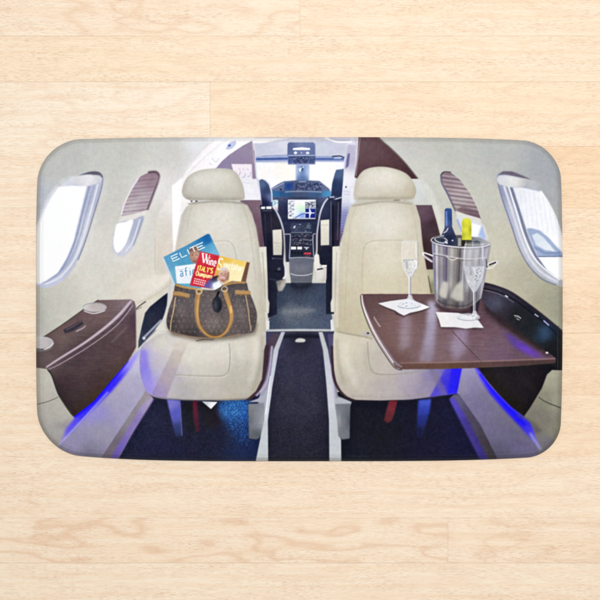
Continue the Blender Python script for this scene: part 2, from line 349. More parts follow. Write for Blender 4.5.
    P([(295.2,200.5),(305,200.5),(305,218),(295.2,218)], [(298,202,'#f3dfe6'),(299,207,'#c8ecd0'),(303,208,'#a5dfae'),(297,213,'#c9e4f2'),(302,216,'#6f8fd8'),(303,203,'#e8f0ee')], blur=.4)
    L([(295,218),(300,215),(305,213.5)], 1.1, '#4a62c4', blur=.3)
    P([(305.3,202),(315,201),(315,208),(305.3,208.5)], '#5f6c86', blur=.3); 
    greeble(305.6,201.8,315,208.2,60,['#dfe7ec','#1d2848','#7c88a4','#f2f6f8'],.5)
    L([(306,201.2),(315,200.6)], 1, '#f2f6f8')
    P([(305.3,208.5),(315.5,208.5),(315.5,218),(305.3,218)], '#1c2c86', blur=.3); L([(309.7,208.5),(309.7,218)], 1.0, '#eef2fb', blur=.2); L([(305.3,212.8),(314.5,213)], 1.0, '#eef2fb', blur=.2)
    L([(310,210),(311,213),(309.7,215.5)], .8, '#cfe4fb')
    L([(272,220),(330,220)], 2, '#1b2242', blur=.8)
    P([(291,223),(311,223),(311,232),(291,232)], '#2f3958', blur=.4); E(294.5,227,.9,1.4,'#d8d2cc',30); E(308.5,227,2.4,2.4,'#46546e'); E(300,224.5,.8,.6,'#8b92ac')
    L([(291,232.5),(312,232.5)], .7, '#6c7892')
    P([(290.5,233.5),(313,233.5),(313.5,257.5),(289.5,257.5)], '#272b42', blur=.4)
    greeble(291,234,312.6,246,190,['#5d4454','#78809c','#3e4868','#15182a','#8c8a9c','#222844'],.5)
    greeble(291,223.5,311,232,70,['#4a5678','#1c2238','#6a7694'],.45)
    greeble(273,198,287,232,60,['#2f3860','#161c36','#3c4870'],.5)
    greeble(316,198,322,232,40,['#2f3860','#161c36','#3c4870'],.5)
    for j in range(3): L([(291,237.6+j*4),(312.5,237.6+j*4)], .5, '#12162a', blur=.2, alpha=.8)
    P([(291,246.8),(296,246.8),(296,249.4),(291,249.4)], '#eceef2', blur=.25); P([(297.3,246.8),(302,246.8),(302,249.4),(297.3,249.4)], '#eceef2', blur=.25)
    L([(304,247.5),(309,247.6)], 1, '#aab0c4'); E(306.5,248.8,.8,.8,'#dfe3ee')
    for i in range(4): E(292.5+i*3,253,1.1,1.6,'#15182a'); 
    P([(304,252.5),(311,252.5),(311,254.5),(304,254.5)], '#b23646', blur=.3); L([(305,256),(310.5,256)], 1, '#6e3444')
    L([(284.5,234.2),(289,234.2),(290.4,236),(289.4,258)], 1, '#8d95ae', blur=.3); L([(316,234),(313,236),(313.8,257)], 1, '#7f88a4', blur=.3)
    P([(289,258),(314,258),(313.2,270),(312,282.5),(291,282.5),(289.5,272)], [(301,261,'#555a70'),(301,269,'#666978'),(301,278,'#535766')], blur=.4)
    L([(289,258),(301,257.4),(314,258)], .8, '#9aa0b2', blur=.3); L([(290.5,273.5),(296,275.2),(306,275.2),(312.5,273.3)], .8, '#aeb2bc', blur=.3); L([(291,283),(312,283)], 1, '#2c3142')
    # cockpit aisle floor
    P([(286,283),(318,283),(327,283),(334,330),(267,330),(272,300),(277,283)], [(300,287,'#232a3e'),(280,300,'#2c3850'),(300,302,'#31405a'),(320,302,'#32405a'),(290,312,'#56606f'),(300,311,'#5a6472'),(320,312,'#3e4c66'),(300,325,'#45546e'),(275,322,'#3a465e'),(326,324,'#46536c')], blur=.5)
    P([(283,309),(312,308.5),(318,311),(300,314),(282,313)], '#6c7280', blur=1.6, alpha=.7)
    L([(291,284),(300,288),(311,284)], 3, '#161a2a', blur=1.2, alpha=.7)
    speck([(275,290),(330,290),(334,328),(268,328)], .010, .8, .8)
    # left pilot seat
    P([(260,205),(272,208),(279,221),(282.5,232),(284,262),(286,272),(284,283),(277,292),(277,314),(268,318),(264,246)], [(262,215,'#1c1c34'),(275,225,'#282538'),(268,245,'#181a2e'),(270,275,'#1d2034'),(273,305,'#1e2236'),(280,262,'#1e2238')], blur=.4)
    P([(259,180.5),(262,179),(265.5,180.5),(269,184.5),(271,192),(271.8,200),(271.4,206.5),(262,207),(260.8,195)], [(262,185,'#52658e'),(266,190,'#33436c'),(266,203,'#1c2046'),(271,198,'#5c6ca0')], blur=.4)
    L([(265,179.6),(269.3,183.6),(271.6,192),(272,202)], 1.1, '#c3cde6', blur=.35)
    P([(261,206.7),(265.2,206.7),(265,209),(261.2,209)], '#dfe0ea', blur=.3); P([(266.2,206.7),(271.6,206.5),(271.4,209),(266.4,209)], '#d9dae8', blur=.3)
    L([(262,210.6),(272,210.6)], 1, '#4c506c', blur=.4); L([(265,214),(266,245)], 1, '#2d2f4a'); L([(271,214),(272,235)], .8, '#34324c')
    L([(274,208),(276.5,211.5),(279.6,218),(282.3,226),(284,235),(284.6,250),(284.6,262),(286,268),(285.8,276),(283,279)], [1.2,1.4,1.6,1.6,1.3,1.5,2.4,3.2,3.0,2.2], [(278,214,'#b9b7cc'),(283,228,'#aca6ae'),(284,250,'#9c989e'),(286,270,'#cac9ce')], blur=.4)
    P([(272.6,230),(281.6,229.3),(282.2,242),(281.8,255),(273.2,255)], [(277,233,'#cac6b9'),(277,250,'#b3afa2')], blur=.4); L([(272.8,243),(282,243)], .6, '#8f8b80')
    P([(276,281),(286,279),(285.5,285),(282,291),(278,291)], [(279,283,'#6c6766'),(283,285,'#a09a92')], blur=.6)
    L([(272,258),(283,259)], .8, '#3d4158'); E(279,269,1.6,1.6,'#4b506c'); E(273,258.5,1,1,'#474c66'); L([(269,279),(276,280)], 1, '#33374e'); L([(274,271),(282,272)], 1.2, '#0f1224')
    # right pilot seat
    P([(328,197),(342,196),(342,246),(335,249),(334,314),(326,314),(326,268),(317,262),(316.5,240),(319,215),(323,204)], [(325,210,'#2c3658'),(335,215,'#1c1e38'),(339,240,'#3a2c40'),(330,255,'#1c2036'),(330,300,'#1f2336')], blur=.4)
    P([(334.6,174),(336.2,169.8),(344.2,168.8),(343.6,180),(341.8,197),(330.8,197),(332,184)], [(338,173,'#4f648e'),(336,185,'#2f416a'),(335,194,'#27345a')], blur=.4)
    L([(329.5,197.3),(335,197),(335,199),(341.8,197.3)], 1.3, '#97a3c6', blur=.3); L([(335,196),(335,199)], 1, '#1b2140')
    L([(328,198.2),(324,203.5),(320.5,212),(318.6,222),(317,235),(316.8,250),(316,256)], [1.3,1.6,1.6,1.4,1.5,1.5,2.2], [(324,204,'#b4b9d4'),(318,225,'#a4a8c0'),(317,245,'#b4afac')], blur=.4)
    P([(320.6,220.3),(329.2,219.5),(329.2,245),(320.8,245.4)], [(325,222,'#cdcac0'),(325,240,'#bfbbae')], blur=.35); L([(320.8,225),(329,225)], .6, '#9d998f')
    L([(333,205),(333,248)], 2.4, '#15162a', blur=.5); L([(331,201),(331,246)], .9, '#4a5478'); L([(338.5,202),(337.5,240)], .9, '#59506c', blur=.4)
    P([(314.4,256),(318.5,254.5),(319.6,262),(319.6,269.5),(316,271),(314.4,266)], '#d3cfca', blur=.4, sm=True)
    P([(316,270),(322,268.5),(326.7,267.6),(326.4,279),(323.5,282),(317,281)], [(320,275,'#c9c5c2'),(325,279,'#aaa6a6')], blur=.4); L([(317,269.5),(323,268.6)], 1.3, '#22222e', blur=.3); P([(322,265),(326.8,265),(326.6,267.4),(322,267.4)], '#d9d6d8', blur=.3)
    # cockpit door / perforated wall on the right
    P([(348,144.5),(356,145),(355,176),(356,200),(346,250),(339,250),(342,198),(344,169),(345.5,160)], [(350,150,'#aaa6c6'),(352,160,'#a29cc0'),(349,180,'#dfe0ea'),(348,195,'#ccd0e4'),(344,220,'#6a70ac'),(342,240,'#5c4c70')], blur=.4)
    P([(348,153.4),(350,153.6),(348.5,166),(345.6,168.8),(346.6,160)], '#5c5c90', blur=.5)
    E(346,187,.9,1,'#4a4c70'); L([(343,191),(350,192)], .7, '#a8aed0'); L([(343,194),(349.5,195)], .7, '#a8aed0')
    for j in range(12): 
        for i in range(3): E(343.4+i*1.8-j*.15,204+j*2.6,.5,.5,'#8f96cc',blur=.1,alpha=.7)
    L([(355,138),(357,150),(354.6,170)], 1.4, '#b6b0c4', blur=.4)

    # ---------- brown cabinet behind the right seat
    P([(358.6,136.5),(378.6,136.5),(384,142),(390.5,147.4),(398,154.5),(405,162),(412,170.5),(418.5,179),(413,179),(360,180),(354.4,177.2),(357.3,160)], [(370,150,'#5c3d44'),(390,165,'#57393e'),(362,145,'#664a54'),(410,175,'#523438')], blur=.4)
    L([(360.2,138),(358.6,152),(356,176)], .9, '#8a7682', blur=.3); L([(378,137.6),(390.5,148),(405,162.6),(418,178.8)], .9, '#6f6a5c', blur=.4)

    P([(412,179),(419,179.2),(426,191),(432,205.3),(414,205.3)], [(420,190,'#c2c7c8'),(428,202,'#b4b8b4')], blur=.4)
    P([(419,179),(425,190),(432,205),(437,222),(441,236),(446,236),(440,210),(430,188),(422,178)], '#cdd0c8', blur=1.5, alpha=.55)
    P([(415.5,205),(431.8,205),(436,219),(441,238),(440,262),(433,270),(426,270),(421,240),(420,220)], [(425,215,'#5a3f50'),(432,225,'#452e38'),(428,250,'#432e32'),(422,212,'#66505c')], blur=.4)
    P([(426,269.5),(434,269.5),(436,295),(430,294)], [(430,278,'#a6a284'),(434,285,'#7c7a5c')], blur=.5); L([(428,276),(431.5,293)], 1.2, '#57502f', blur=.5)

    # ---------- right windows
    win = MASK([(440.5,176.5),(443.5,172.4),(451,172.6),(460,180),(469.7,193),(476.7,207),(481,219.3),(468,216),(456,211),(446,191)], blur=.3)
    P([(436,170),(484,170),(484,222),(436,222)], [(450,180,'#83707c'),(460,195,'#9f9094'),(472,210,'#8f7b80')], clip=win)
    for i in range(11):
        y = 174 + i*4.2
        L([(436,y-1.5),(484,y+5)], .9+.5*(i%2), '#6a515e' if i%2 else '#6e5a66', blur=.35, alpha=.75, clip=win, sm=False)
        L([(436,y+.6),(484,y+7)], .7, '#b5a9aa', blur=.4, alpha=.6, clip=win, sm=False)
    P([(462,206),(479,211),(481,219.3),(456,211)], '#664c54', blur=.8, alpha=.7, clip=win)
    L([(441,174.5),(442,183),(448,194.5),(455,210),(459,219)], 1.8, '#66607c', blur=.4); L([(441,175),(444,172),(451,172.4)], 1.3, '#4b3c44', blur=.4)
    P([(455,211),(480,218.6),(483,226),(470,222),(457,218)], '#c8c8c2', blur=.4)
    P([(456,217),(472,221),(483,225),(487,241),(464,241),(460,230)], [(460,222,'#bfc4d6'),(475,238,'#d2d6e2')], blur=.4)
    P([(471.5,223),(480.5,226),(475.5,240),(471,240)], '#f4f6fb', blur=.35); P([(482.3,225),(486.5,241),(477,240)], [(483,232,'#8ea6dc'),(480,240,'#a9bae0')], blur=.5); L([(457,219),(462,232)], 1.8, '#8795cc', blur=.5)
    L([(484,225),(488,240)], 1, '#c9cad0', blur=.5)
    # big right window
    P([(497,178),(499,173),(507,171),(517,172.5),(527,178),(540,190),(551,206),(560,226),(564,245),(564,284),(556,284),(545,279),(533,270),(523,255),(515,237),(508,218),(501,197)],
      [(505,190,'#7c84a8'),(512,215,'#a8aec8'),(522,245,'#aeb3c8'),(540,272,'#a2a8b6'),(530,185,'#9aa2b4'),(552,215,'#98a0b6')], blur=.5, sm=True)
    P([(498,175),(503,171.2),(512,171.4),(524,176),(534,181),(520,177.5),(506,174.5)], '#675d70', blur=.5)
    L([(497.5,180),(502,198),(511,224),(519,248),(529,266),(542,279),(556,285)], 1.3, '#6e7698', blur=.4)
    L([(504,186),(512,211),(520,236),(529,257),(541,272),(558,282)], 2.2, '#c5cadb', blur=.5)
    L([(508.5,186),(516,210),(524,236),(533,256),(545,269),(560,280)], 1.4, '#f0f2f8', blur=.3)
    L([(511,187),(519,211),(526,234),(536,256),(549,270),(562,278)], 2.6, '#6c7494', blur=.5)
    P([(498,176.5),(507,175.5),(520,178),(529,180),(525,186),(514,187.5),(499,184)], [(502,180,'#bfc3cf'),(515,181,'#cfd1d4'),(526,182,'#a6a9ae')], blur=.5, sm=True)
    P([(525,180.5),(532,179),(540,184),(536,190),(527,187)], '#a2a7b0', blur=1)
    wr = MASK([(513,187.5),(522,187.5),(541.5,192),(547,200),(553,212),(560,232),(564,246),(564,281),(556,277),(547,270),(538,257),(529,236),(521,212)], blur=.5)
    P([(505,184),(570,184),(570,285),(505,285)], [(530,200,'#dfe4f0'),(545,215,'#e4e8f2'),(520,195,'#d6dce8'),(555,265,'#f0f3f8'),(545,262,'#e6eaf2')], clip=wr)
    for i in range(9): L([(520+i*4.4,189),(524+i*4.8,232)], .6, '#c3c8d2', blur=.4, alpha=.6, clip=wr, sm=False)
    P([(524,229),(531,228),(540,230.5),(549,238),(557,247),(563,253),(563,257),(535,256.5),(529,245)], '#8ba0c8', blur=.5, clip=wr)
    P([(532,235),(537,233),(543,237),(550,245),(556,252),(545,250),(536,245)], [(540,240,'#c3d2e4'),(550,249,'#d2dcea')], blur=.5, clip=wr)
    L([(529,246),(538,249),(545,253),(560,253)], 2.6, '#7388b6', blur=.6, clip=wr); L([(534,256.6),(564,256.2)], 1.0, '#5c6c94', blur=.3, clip=wr)
    L([(540.5,191),(548,202),(555,216),(561,234),(563,248)], 1.6, '#eef0f6', blur=.5)
    P([(543,191),(560,200),(564,240),(556,215)], '#9096a4', blur=1.6, alpha=.5)

    # ---------- left seat
    back = [(186,207),(192,202.6),(217,201),(240,202),(247.5,205.5),(252,214),(256,228),(259,246),(264,290),(266,332),(262,338),(170,338),(163,320),(167,305),(169,280),(174,255),(178,232),(181,216)]
    P(back, [(215,206,'#c7c4b8'),(200,225,'#c8c3b6'),(230,230,'#cbc8bc'),(180,250,'#c3bdb0'),(245,240,'#c6c2b4'),(255,280,'#bdb7a4'),(260,315,'#b4ad99'),(170,290,'#cbc8c4'),(250,215,'#bcb7a8'),(225,215,'#cccabf'),(183,225,'#bfbab0')], blur=.5)
    L([(181,216),(178,232),(174,256),(170,280)], 1.6, '#e3e1e2', blur=.8, alpha=.8)
    L([(214,241.5),(226,241),(232,244),(235,251),(237,262)], .9, '#aaa595', blur=.5, alpha=.9); L([(214,242.6),(226,242.2),(231,245)], .8, '#dad6cc', blur=.5, alpha=.8)
    L([(183,244),(190,242)], .8, '#aaa595', blur=.5, alpha=.6)
    L([(254,224),(257.5,246),(261,285)], 2.4, '#aca693', blur=1.4, alpha=.6)
    L([(188,203.6),(217,201.3),(244,203.2)], 1.5, '#7d776b', blur=.7, alpha=.85)
    P([(258.6,247),(266.3,246.6),(267.6,280),(268,299),(269.4,303),(268.8,313),(265,314.5),(263,290)], [(262,255,'#cdc9bb'),(266,290,'#b9b4a4'),(267,307,'#c6c1b0')], blur=.4)
    L([(262.5,252),(264.5,285),(265.5,312)], .9, '#8f8a7c', blur=.4, alpha=.8)
    P([(266.5,320),(269.4,321),(269.2,330),(266,331)], '#cfcfd0', blur=.3)
    P([(182,192),(184,183),(189,175.6),(199.5,170.3),(213,168.5),(228,168.9),(235.5,172),(240,178.5),(243.6,188),(244.6,196),(242.4,200),(225,200.6),(207,200.2),(192,200.4),(185,198)],
      [(215,175,'#c4c2b7'),(200,180,'#c1beb4'),(190,190,'#b9b5aa'),(235,185,'#bdb8aa'),(215,190,'#bfbcb0'),(215,198,'#aaa697'),(240,195,'#b1ab9b'),(188,197,'#a6a296')], blur=.45, sm=True)
    E(191.5,201.2,1.2,.8,'#5a5864'); E(196.5,201.2,1.4,.8,'#5a5864'); E(189.5,202,1,.8,'#f0f0f4')
    hr = [(182,192),(184,183),(189,175.6),(199.5,170.3),(213,168.5),(228,168.9),(235.5,172),(240,178.5),(243.6,188),(244.6,196),(242.4,200),(225,200.6),(207,200.2),(192,200.4),(185,198)]
    hm = MASK(hr, True); shade(hr, True, 5, '#8f8a7c', .38, hm); E(212,180,20,7,'#d6d3c8',blur=4,alpha=.5,clip=hm); L([(187,198.5),(215,199.4),(242,198.5)], 2, '#857f70', blur=1, alpha=.5, clip=hm)
    bk = MASK(back); shade(back, False, 7, '#8f897a', .30, bk); E(215,222,20,12,'#d6d3c9',blur=6,alpha=.5,clip=bk); L([(246,300),(251,270),(247,240)], 5, '#d4d0c4', blur=3, alpha=.35, clip=bk)
    L([(192,206),(189,216),(187,232)], .8, '#a5a092', blur=.5, alpha=.5); L([(243,206),(248,222),(252,246),(256,280)], .8, '#a19b8a', blur=.5, alpha=.6)
    # cushion
    cu = [(140.5,349),(147,341),(157,333.5),(166,330.7),(185,334),(203,338),(235,335),(252,333),(262,332),(266,335),(265.5,350),(264.5,365),(263,378),(258.5,390),(250,398),(232,400),(200,400.3),(172,399.4),(155,397),(147,391.5),(142,380),(139.6,366)]
    P(cu, [(160,345,'#c9c4b4'),(190,350,'#cbc6b7'),(230,345,'#cac5b6'),(255,345,'#c2bcab'),(258,375,'#a9a492'),(200,365,'#c4bfb0'),(200,385,'#b6b1a4'),(235,390,'#aaa597'),(170,390,'#b0a9b2'),(145,355,'#a39cdc'),(144,372,'#7a6cec'),(150,388,'#9184e4'),(155,365,'#b6b1b4'),(185,396,'#a09aa4')], blur=.4, sm=True)
    cm = MASK(cu, True)
    shade(cu, True, 7, '#857f72', .34, cm); E(205,352,42,9,'#d6d2c6',blur=5,alpha=.55,clip=cm); E(200,387,35,4,'#8e887a',blur=4,alpha=.28,clip=cm)
    P([(140,350),(147,350),(153,394),(140,392)], [(143,360,'#7466ea'),(148,385,'#8a7de2')], blur=1.7, alpha=.7, clip=cm)
    L([(176,345),(172,362),(172,376)], 3, '#a39d90', blur=2, alpha=.3, clip=cm); L([(232,343),(236,362),(232,378)], 4, '#9a9486', blur=2.2, alpha=.4, clip=cm); L([(255,338),(256,356),(251,382)], 5, '#ddd9ce', blur=2.5, alpha=.45, clip=cm); L([(262,336),(261,362),(252,392)], 3, '#7c7468', blur=1.6, alpha=.45, clip=cm)
    P([(176,344),(188,342),(166,399),(150,397)], [(180,355,'#b5a89e'),(168,378,'#a08e9c'),(158,394,'#8672b4')], blur=.5, alpha=.8, clip=cm)
    P([(180,335),(190,338),(184,352),(173,350)], '#c9c0b4', blur=1.2, alpha=.8, clip=cm)
    L([(175,374.6),(190,375.6),(218,376.2),(226,374),(229.2,368),(230,352),(229,343)], .9, '#8f8a7d', blur=.4, alpha=.9)
    L([(177,375.8),(218,377.4),(227,375)], .8, '#d2cec2', blur=.5, alpha=.6)
    L([(170,333.5),(185,338),(203,341),(235,338.5),(256,334)], 2.2, '#8b8474', blur=1.2, alpha=.55)
    L([(146,342),(156,334.5),(166,332)], 1.5, '#dad6cc', blur=.8, alpha=.7)
    L([(154,397.6),(200,400.8),(250,398.6)], 1.6, '#5a5458', blur=.7, alpha=.6)
    # ---------- aisle
    P([(266,331),(334,331),(334,345),(331,350),(341,462),(256,462),(266,400)], [(300,340,'#1e1e30'),(270,340,'#44446a'),(300,370,'#2c2c46'),(300,400,'#292a3e'),(300,440,'#1f2032'),(300,457,'#171828'),(332,340,'#3c3c60')], blur=.3)
    speck([(276,350),(325,350),(330,460),(268,460)], .011, .8, .8, (.9,.9,1.2))
    L([(266.5,330.6),(300,330),(334.5,330.4)], 2.2, '#9da3ac', blur=.35); L([(267,332.4),(334,332.2)], .9, '#3c3f50', blur=.4)
    P([(296,339.5),(300,337.8),(305,339.5),(304,342),(296,342)], '#b3b2b0', blur=.5, sm=True)
    P([(282,335),(322,335),(321,338),(281,338)], '#151524', blur=.8, alpha=.8)
    # left rail + seat frame
    P([(264,350),(271,334),(279,334),(272,380),(266,425),(258,402),(262,385)], [(268,345,'#4a3a4c'),(266,370,'#5c5070'),(268,392,'#8c90a6')], blur=.5)
    P([(265.4,345),(269,345),(268.5,362),(265,380),(259,394),(248,401),(246,400),(256,391),(262,379)], '#45303a', blur=.5)
    L([(272,346),(270,366),(266,384),(256,396)], 2, '#a39cc4', blur=.6, alpha=.9)
    P([(248.5,402),(258,398.5),(264.5,394),(270,380),(271,395),(268,412),(265,418),(264,402)], [(255,401,'#969cab'),(267,395,'#8f95a9')], blur=.5)
    P([(248.2,404),(264,403),(264.3,425),(261.5,436),(257,439.5),(249,438.5)], [(250,420,'#59606e'),(257,420,'#6f7683'),(263,420,'#868c98'),(255,436,'#4f5562')], blur=.5)
    P([(281.2,332),(285,332),(278.6,350),(272,388),(267.8,420),(268.2,462),(255.6,462),(264,420),(270,380),(273.6,350)], [(280,340,'#9ea3ae'),(274,365,'#aab3c8'),(268,400,'#bcc4cf'),(262,440,'#a7b0bb'),(262,457,'#aab4bc')], blur=.4)
    L([(270.5,376),(267.5,398),(265.5,415)], .9, '#e2e6ee', blur=.4)
    # right rail
    P([(328,334),(334,334),(335,372),(338,396),(352,402),(340,425),(334,412),(331,380)], [(331,345,'#4c4a70'),(332,370,'#57506c'),(338,400,'#868a98')], blur=.5)
    P([(318.5,332),(322.5,332),(328,350),(333,380),(335,408),(337.5,420),(341,440),(341.3,462),(329.4,462),(329,420),(326.5,385),(323,350)], [(321,340,'#a2a7b0'),(326,365,'#a9afc0'),(330,390,'#b4bac8'),(334,440,'#a5adb8'),(335,457,'#abb4bc')], blur=.4)
    L([(331,364),(334,388),(335.6,404)], 1.4, '#aaa2cc', blur=.4)
    P([(335.5,398),(341,398),(350.5,402),(350,405),(336,404)], '#9aa0aa', blur=.5)
    P([(335.8,404),(350.4,403.5),(349.6,438.5),(342,439.6),(338.2,436)], [(338,420,'#80868f'),(344,420,'#5f6570'),(349,420,'#474c56')], blur=.5)

    # ---------- right seat
    P([(341,240),(343.5,232),(346.5,218),(350,207),(356,202),(385,200),(409,200.6),(415.5,205),(420,220),(422.6,245),(426.5,270),(430,294),(430,345),(340,345),(335.6,331),(335.6,317),(336.4,282)],
      [(385,210,'#c9c4b2'),(360,220,'#c6c1ad'),(410,215,'#bcb59f'),(385,232,'#cdc9ba'),(350,250,'#c0b79b'),(385,260,'#c9c1a6'),(415,260,'#beb597'),(345,300,'#b9ad8e'),(375,290,'#c3b999'),(420,285,'#bdb291'),(355,322,'#b3a888'),(340,270,'#c4bca4')], blur=.5)
    L([(341.5,242),(338,270),(337,300),(337,328)], 2, '#ddd6c6', blur=.8, alpha=.8)
    L([(362,294),(362.5,262),(364,248),(369,242.5),(377,240.6),(400,240.2),(403,241)], .9, '#ada384', blur=.5, alpha=.8); L([(366,246),(371,243.6),(380,242)], .8, '#dcd8c8', blur=.5, alpha=.7)
    L([(352,206),(385,201.4),(412,204)], 1.5, '#8b8471', blur=.7, alpha=.8)
    P([(332.5,246.5),(340,246.2),(337,275),(335.4,312),(331,312),(330.6,303),(332,298)], [(336,252,'#cdc9ba'),(333,290,'#b9b4a4'),(333,307,'#c9c4b4')], blur=.4); L([(336.6,252),(335.4,285),(334.8,312)], .8, '#8f8a7c', blur=.4, alpha=.7)
    P([(330.5,320),(333,319),(334.5,330),(331,331)], '#cfcfd0', blur=.3)
    P([(354.2,197),(354.2,188),(357.5,178),(365,169.8),(378,166.9),(392,168.2),(405,173),(412.5,180.5),(416,189),(415,196),(410.5,199.4),(385,199.8),(358,200.2)],
      [(385,175,'#cdc9bb'),(365,180,'#c9c5b6'),(360,192,'#c1bba9'),(400,180,'#c5bfae'),(385,190,'#c9c4b2'),(385,198,'#aca48e'),(411,192,'#b1a88f')], blur=.45, sm=True)
    hr2 = [(354.2,197),(354.2,188),(357.5,178),(365,169.8),(378,166.9),(392,168.2),(405,173),(412.5,180.5),(416,189),(415,196),(410.5,199.4),(385,199.8),(358,200.2)]
    hm = MASK(hr2, True); shade(hr2, True, 5, '#918a76', .38, hm); E(384,179,20,7,'#dad6ca',blur=4,alpha=.5,clip=hm); L([(358,198),(385,198.4),(411,197.6)], 2, '#857e6a', blur=1, alpha=.5, clip=hm)
    bk2 = [(341,240),(343.5,232),(346.5,218),(350,207),(356,202),(385,200),(409,200.6),(415.5,205),(420,220),(422.6,245),(426.5,270),(430,294),(430,345),(340,345),(335.6,331),(335.6,317),(336.4,282)]
    bk = MASK(bk2); shade(bk2, False, 7, '#918976', .30, bk); E(386,222,22,12,'#dbd7cb',blur=6,alpha=.5,clip=bk); E(388,262,15,14,'#d6d0ba',blur=6,alpha=.4,clip=bk)
    L([(356,206),(351,222),(348,246),(346,290),(345,322)], .8, '#a59c84', blur=.5, alpha=.55); L([(411,206),(415,222),(418,250),(420,290)], .8, '#a59c84', blur=.5, alpha=.5)
    E(405,200.5,2.5,.8,'#a8a49a'); E(397,200.2,4,.6,'#7d7668')
    L([(353,183),(351.5,196),(353,203)], 2.2, '#d6d6e0', blur=.6)
    P([(333.5,334),(337,331),(345,332),(354,333.8),(364,336),(430,345),(470,368),(470,392),(450,394.5),(430,397.5),(410,399.8),(380,400.6),(355,400),(345,396),(338,387),(334,371),(333,352)],
      [(350,345,'#c2b9a0'),(342,350,'#c6bea8'),(360,370,'#b7ae9b'),(350,388,'#aaa192'),(385,370,'#b0a69a'),(385,390,'#a39a98'),(410,378,'#9c90a0'),(425,392,'#857a9c'),(436,378,'#7f739a'),(445,372,'#5a4eb0'),(460,385,'#2a20e8')], blur=.4)
    P([(447,366),(463,366),(460.5,393),(446,394.5),(429,398)], [(445,370,'#4238d0'),(458,375,'#2416f0'),(455,388,'#2a1ee0'),(436,394,'#4a3cc8')], blur=.9, alpha=.92)
    P([(428,367),(434,367),(448,394),(441,395)], '#6c6080', blur=.8, alpha=.45)

    L([(367.5,342),(368.5,358),(371,369),(377,373.8),(392,374.4),(412,372.6),(428,370)], .9, '#8a8270', blur=.4, alpha=.85)
    L([(337,331.5),(352,334.5),(366,337),(372,339)], 1.3, '#8b7f64', blur=.6, alpha=.9)
    P([(361,333),(366,331),(372,333),(373,336),(364,336)], '#a8a49c', blur=.4); E(368,333.2,1.3,1,'#3f3b38')
    L([(345,342),(347,362),(356,386)], 6, '#dad5c4', blur=2.6, alpha=.5); L([(337,338),(338,360),(344,384)], 2.4, '#857c68', blur=1.4, alpha=.5); L([(366,346),(366,362),(370,374)], 3, '#8f8674', blur=2, alpha=.3); L([(350,396),(385,398),(425,395)], 3, '#7a726c', blur=1.8, alpha=.4)
    L([(331.8,346),(332.4,366),(334.5,380),(340,391),(348,398),(356,401)], [2.5,2.6,2.8,2.6,2.0,1.2], '#45303a', blur=.5)
    L([(352,401),(380,401.6),(410,400.6),(445,396)], 1.8, '#1c1828', blur=.7, alpha=.7)

    # ---------- under the left seat
    P([(166.8,399),(180,400.2),(181,418),(182.6,436),(175.5,437),(171,418)], [(170,403,'#6664c0'),(176,415,'#464ab0'),(179,430,'#2b3672'),(178,436,'#1a2048')], blur=.7)
    L([(180,401),(182,436)], .8, '#7a86cc', blur=.4, alpha=.5)
    P([(184,402),(193,402),(197,432),(188,430)], '#16151c', blur=1.5, alpha=.8)
    P([(192.6,401),(197.2,401),(199.6,431),(196.2,432),(193.5,418)], [(195,405,'#5e1428'),(197,430,'#3c1228')], blur=.6)
    P([(198,402),(216,402),(220,425),(202,430)], '#1a141a', blur=2, alpha=.7)
    P([(202,401.4),(217.5,402),(211,409)], [(206,403,'#a9b2c4'),(212,405,'#d9dfe6')], blur=.35)
    # under the right seat
    P([(389,400.6),(397.4,400.4),(395,412),(391.5,421),(388,423),(384,420.5),(386,411)], [(393,403,'#701f2a'),(388,420,'#561a22')], blur=.6)
    P([(418.3,400),(431.2,398.8),(430,410),(426,424),(423,437),(416.5,437),(417,420)], [(425,401,'#3a4cc0'),(424,410,'#2434a0'),(422,420,'#182474'),(420,432,'#0e1238')], blur=.9)

    # ---------- right side wall
    P([(462,366),(476,366),(500,395),(524,415),(545,440),(556,470),(500,470),(484,440),(457,393)], [(470,380,'#776f9c'),(480,400,'#67608a'),(500,430,'#625c80'),(520,448,'#5c5680'),(500,452,'#4e4a68'),(540,455,'#605c80'),(468,372,'#8a82b8')], blur=.5)
    P([(457,391),(462,366),(452,366),(448,394)], '#241af0', blur=.9)
    P([(450,398),(454,394.5),(459,394),(480,424),(499,462),(482,462),(466,428)], [(457,397,'#55507c'),(470,420,'#443c5a'),(490,450,'#37303f')], blur=.5)
    P([(449,399),(454,397),(468,420),(490,462),(481,462),(462,425)], [(455,402,'#4a3cb4'),(470,430,'#382c80'),(485,455,'#32267c')], blur=.8)
    P([(524,416),(530,408),(542,388),(547,374),(552,369.5),(566,369),(566,470),(540,470),(536,440)], [(555,380,'#908d76'),(545,400,'#77745f'),(558,400,'#8b8873'),(540,420,'#6f6a5e'),(555,430,'#77735f'),(545,445,'#666272'),(530,418,'#6a6660')], blur=.4)
    L([(538.5,397),(546,402),(561,408)], .9, '#3f3b32', blur=.35)
    P([(527,420),(536,428),(543,430),(537,434)], '#4f4a58', blur=1.6, alpha=.8)
    P([(474,366),(556,362),(566,362),(566,370),(552,370),(547,374.5),(542,388),(530,408),(524,416.5),(512,408),(500,396),(484,377)], [(500,375,'#1d1519'),(530,380,'#181014'),(520,405,'#140e12'),(556,366,'#0e0d12')], blur=.45)
    P([(474,366),(478,368),(489,385),(510,406),(523,416.5),(530,422),(533,428),(537,440),(541,450),(530,438),(518,424.5),(504,410),(490,394),(480,379)], [(478,372,'#4a3ef0'),(500,398,'#2a1aee'),(520,420,'#1c0ef0'),(538,443,'#6a64c8'),(528,428,'#3a2ed8')], blur=1.0)
    L([(480,374),(497,396),(511,411),(525,425)], [1.2,2.0,2.8,2.0], '#140af0', blur=.7)
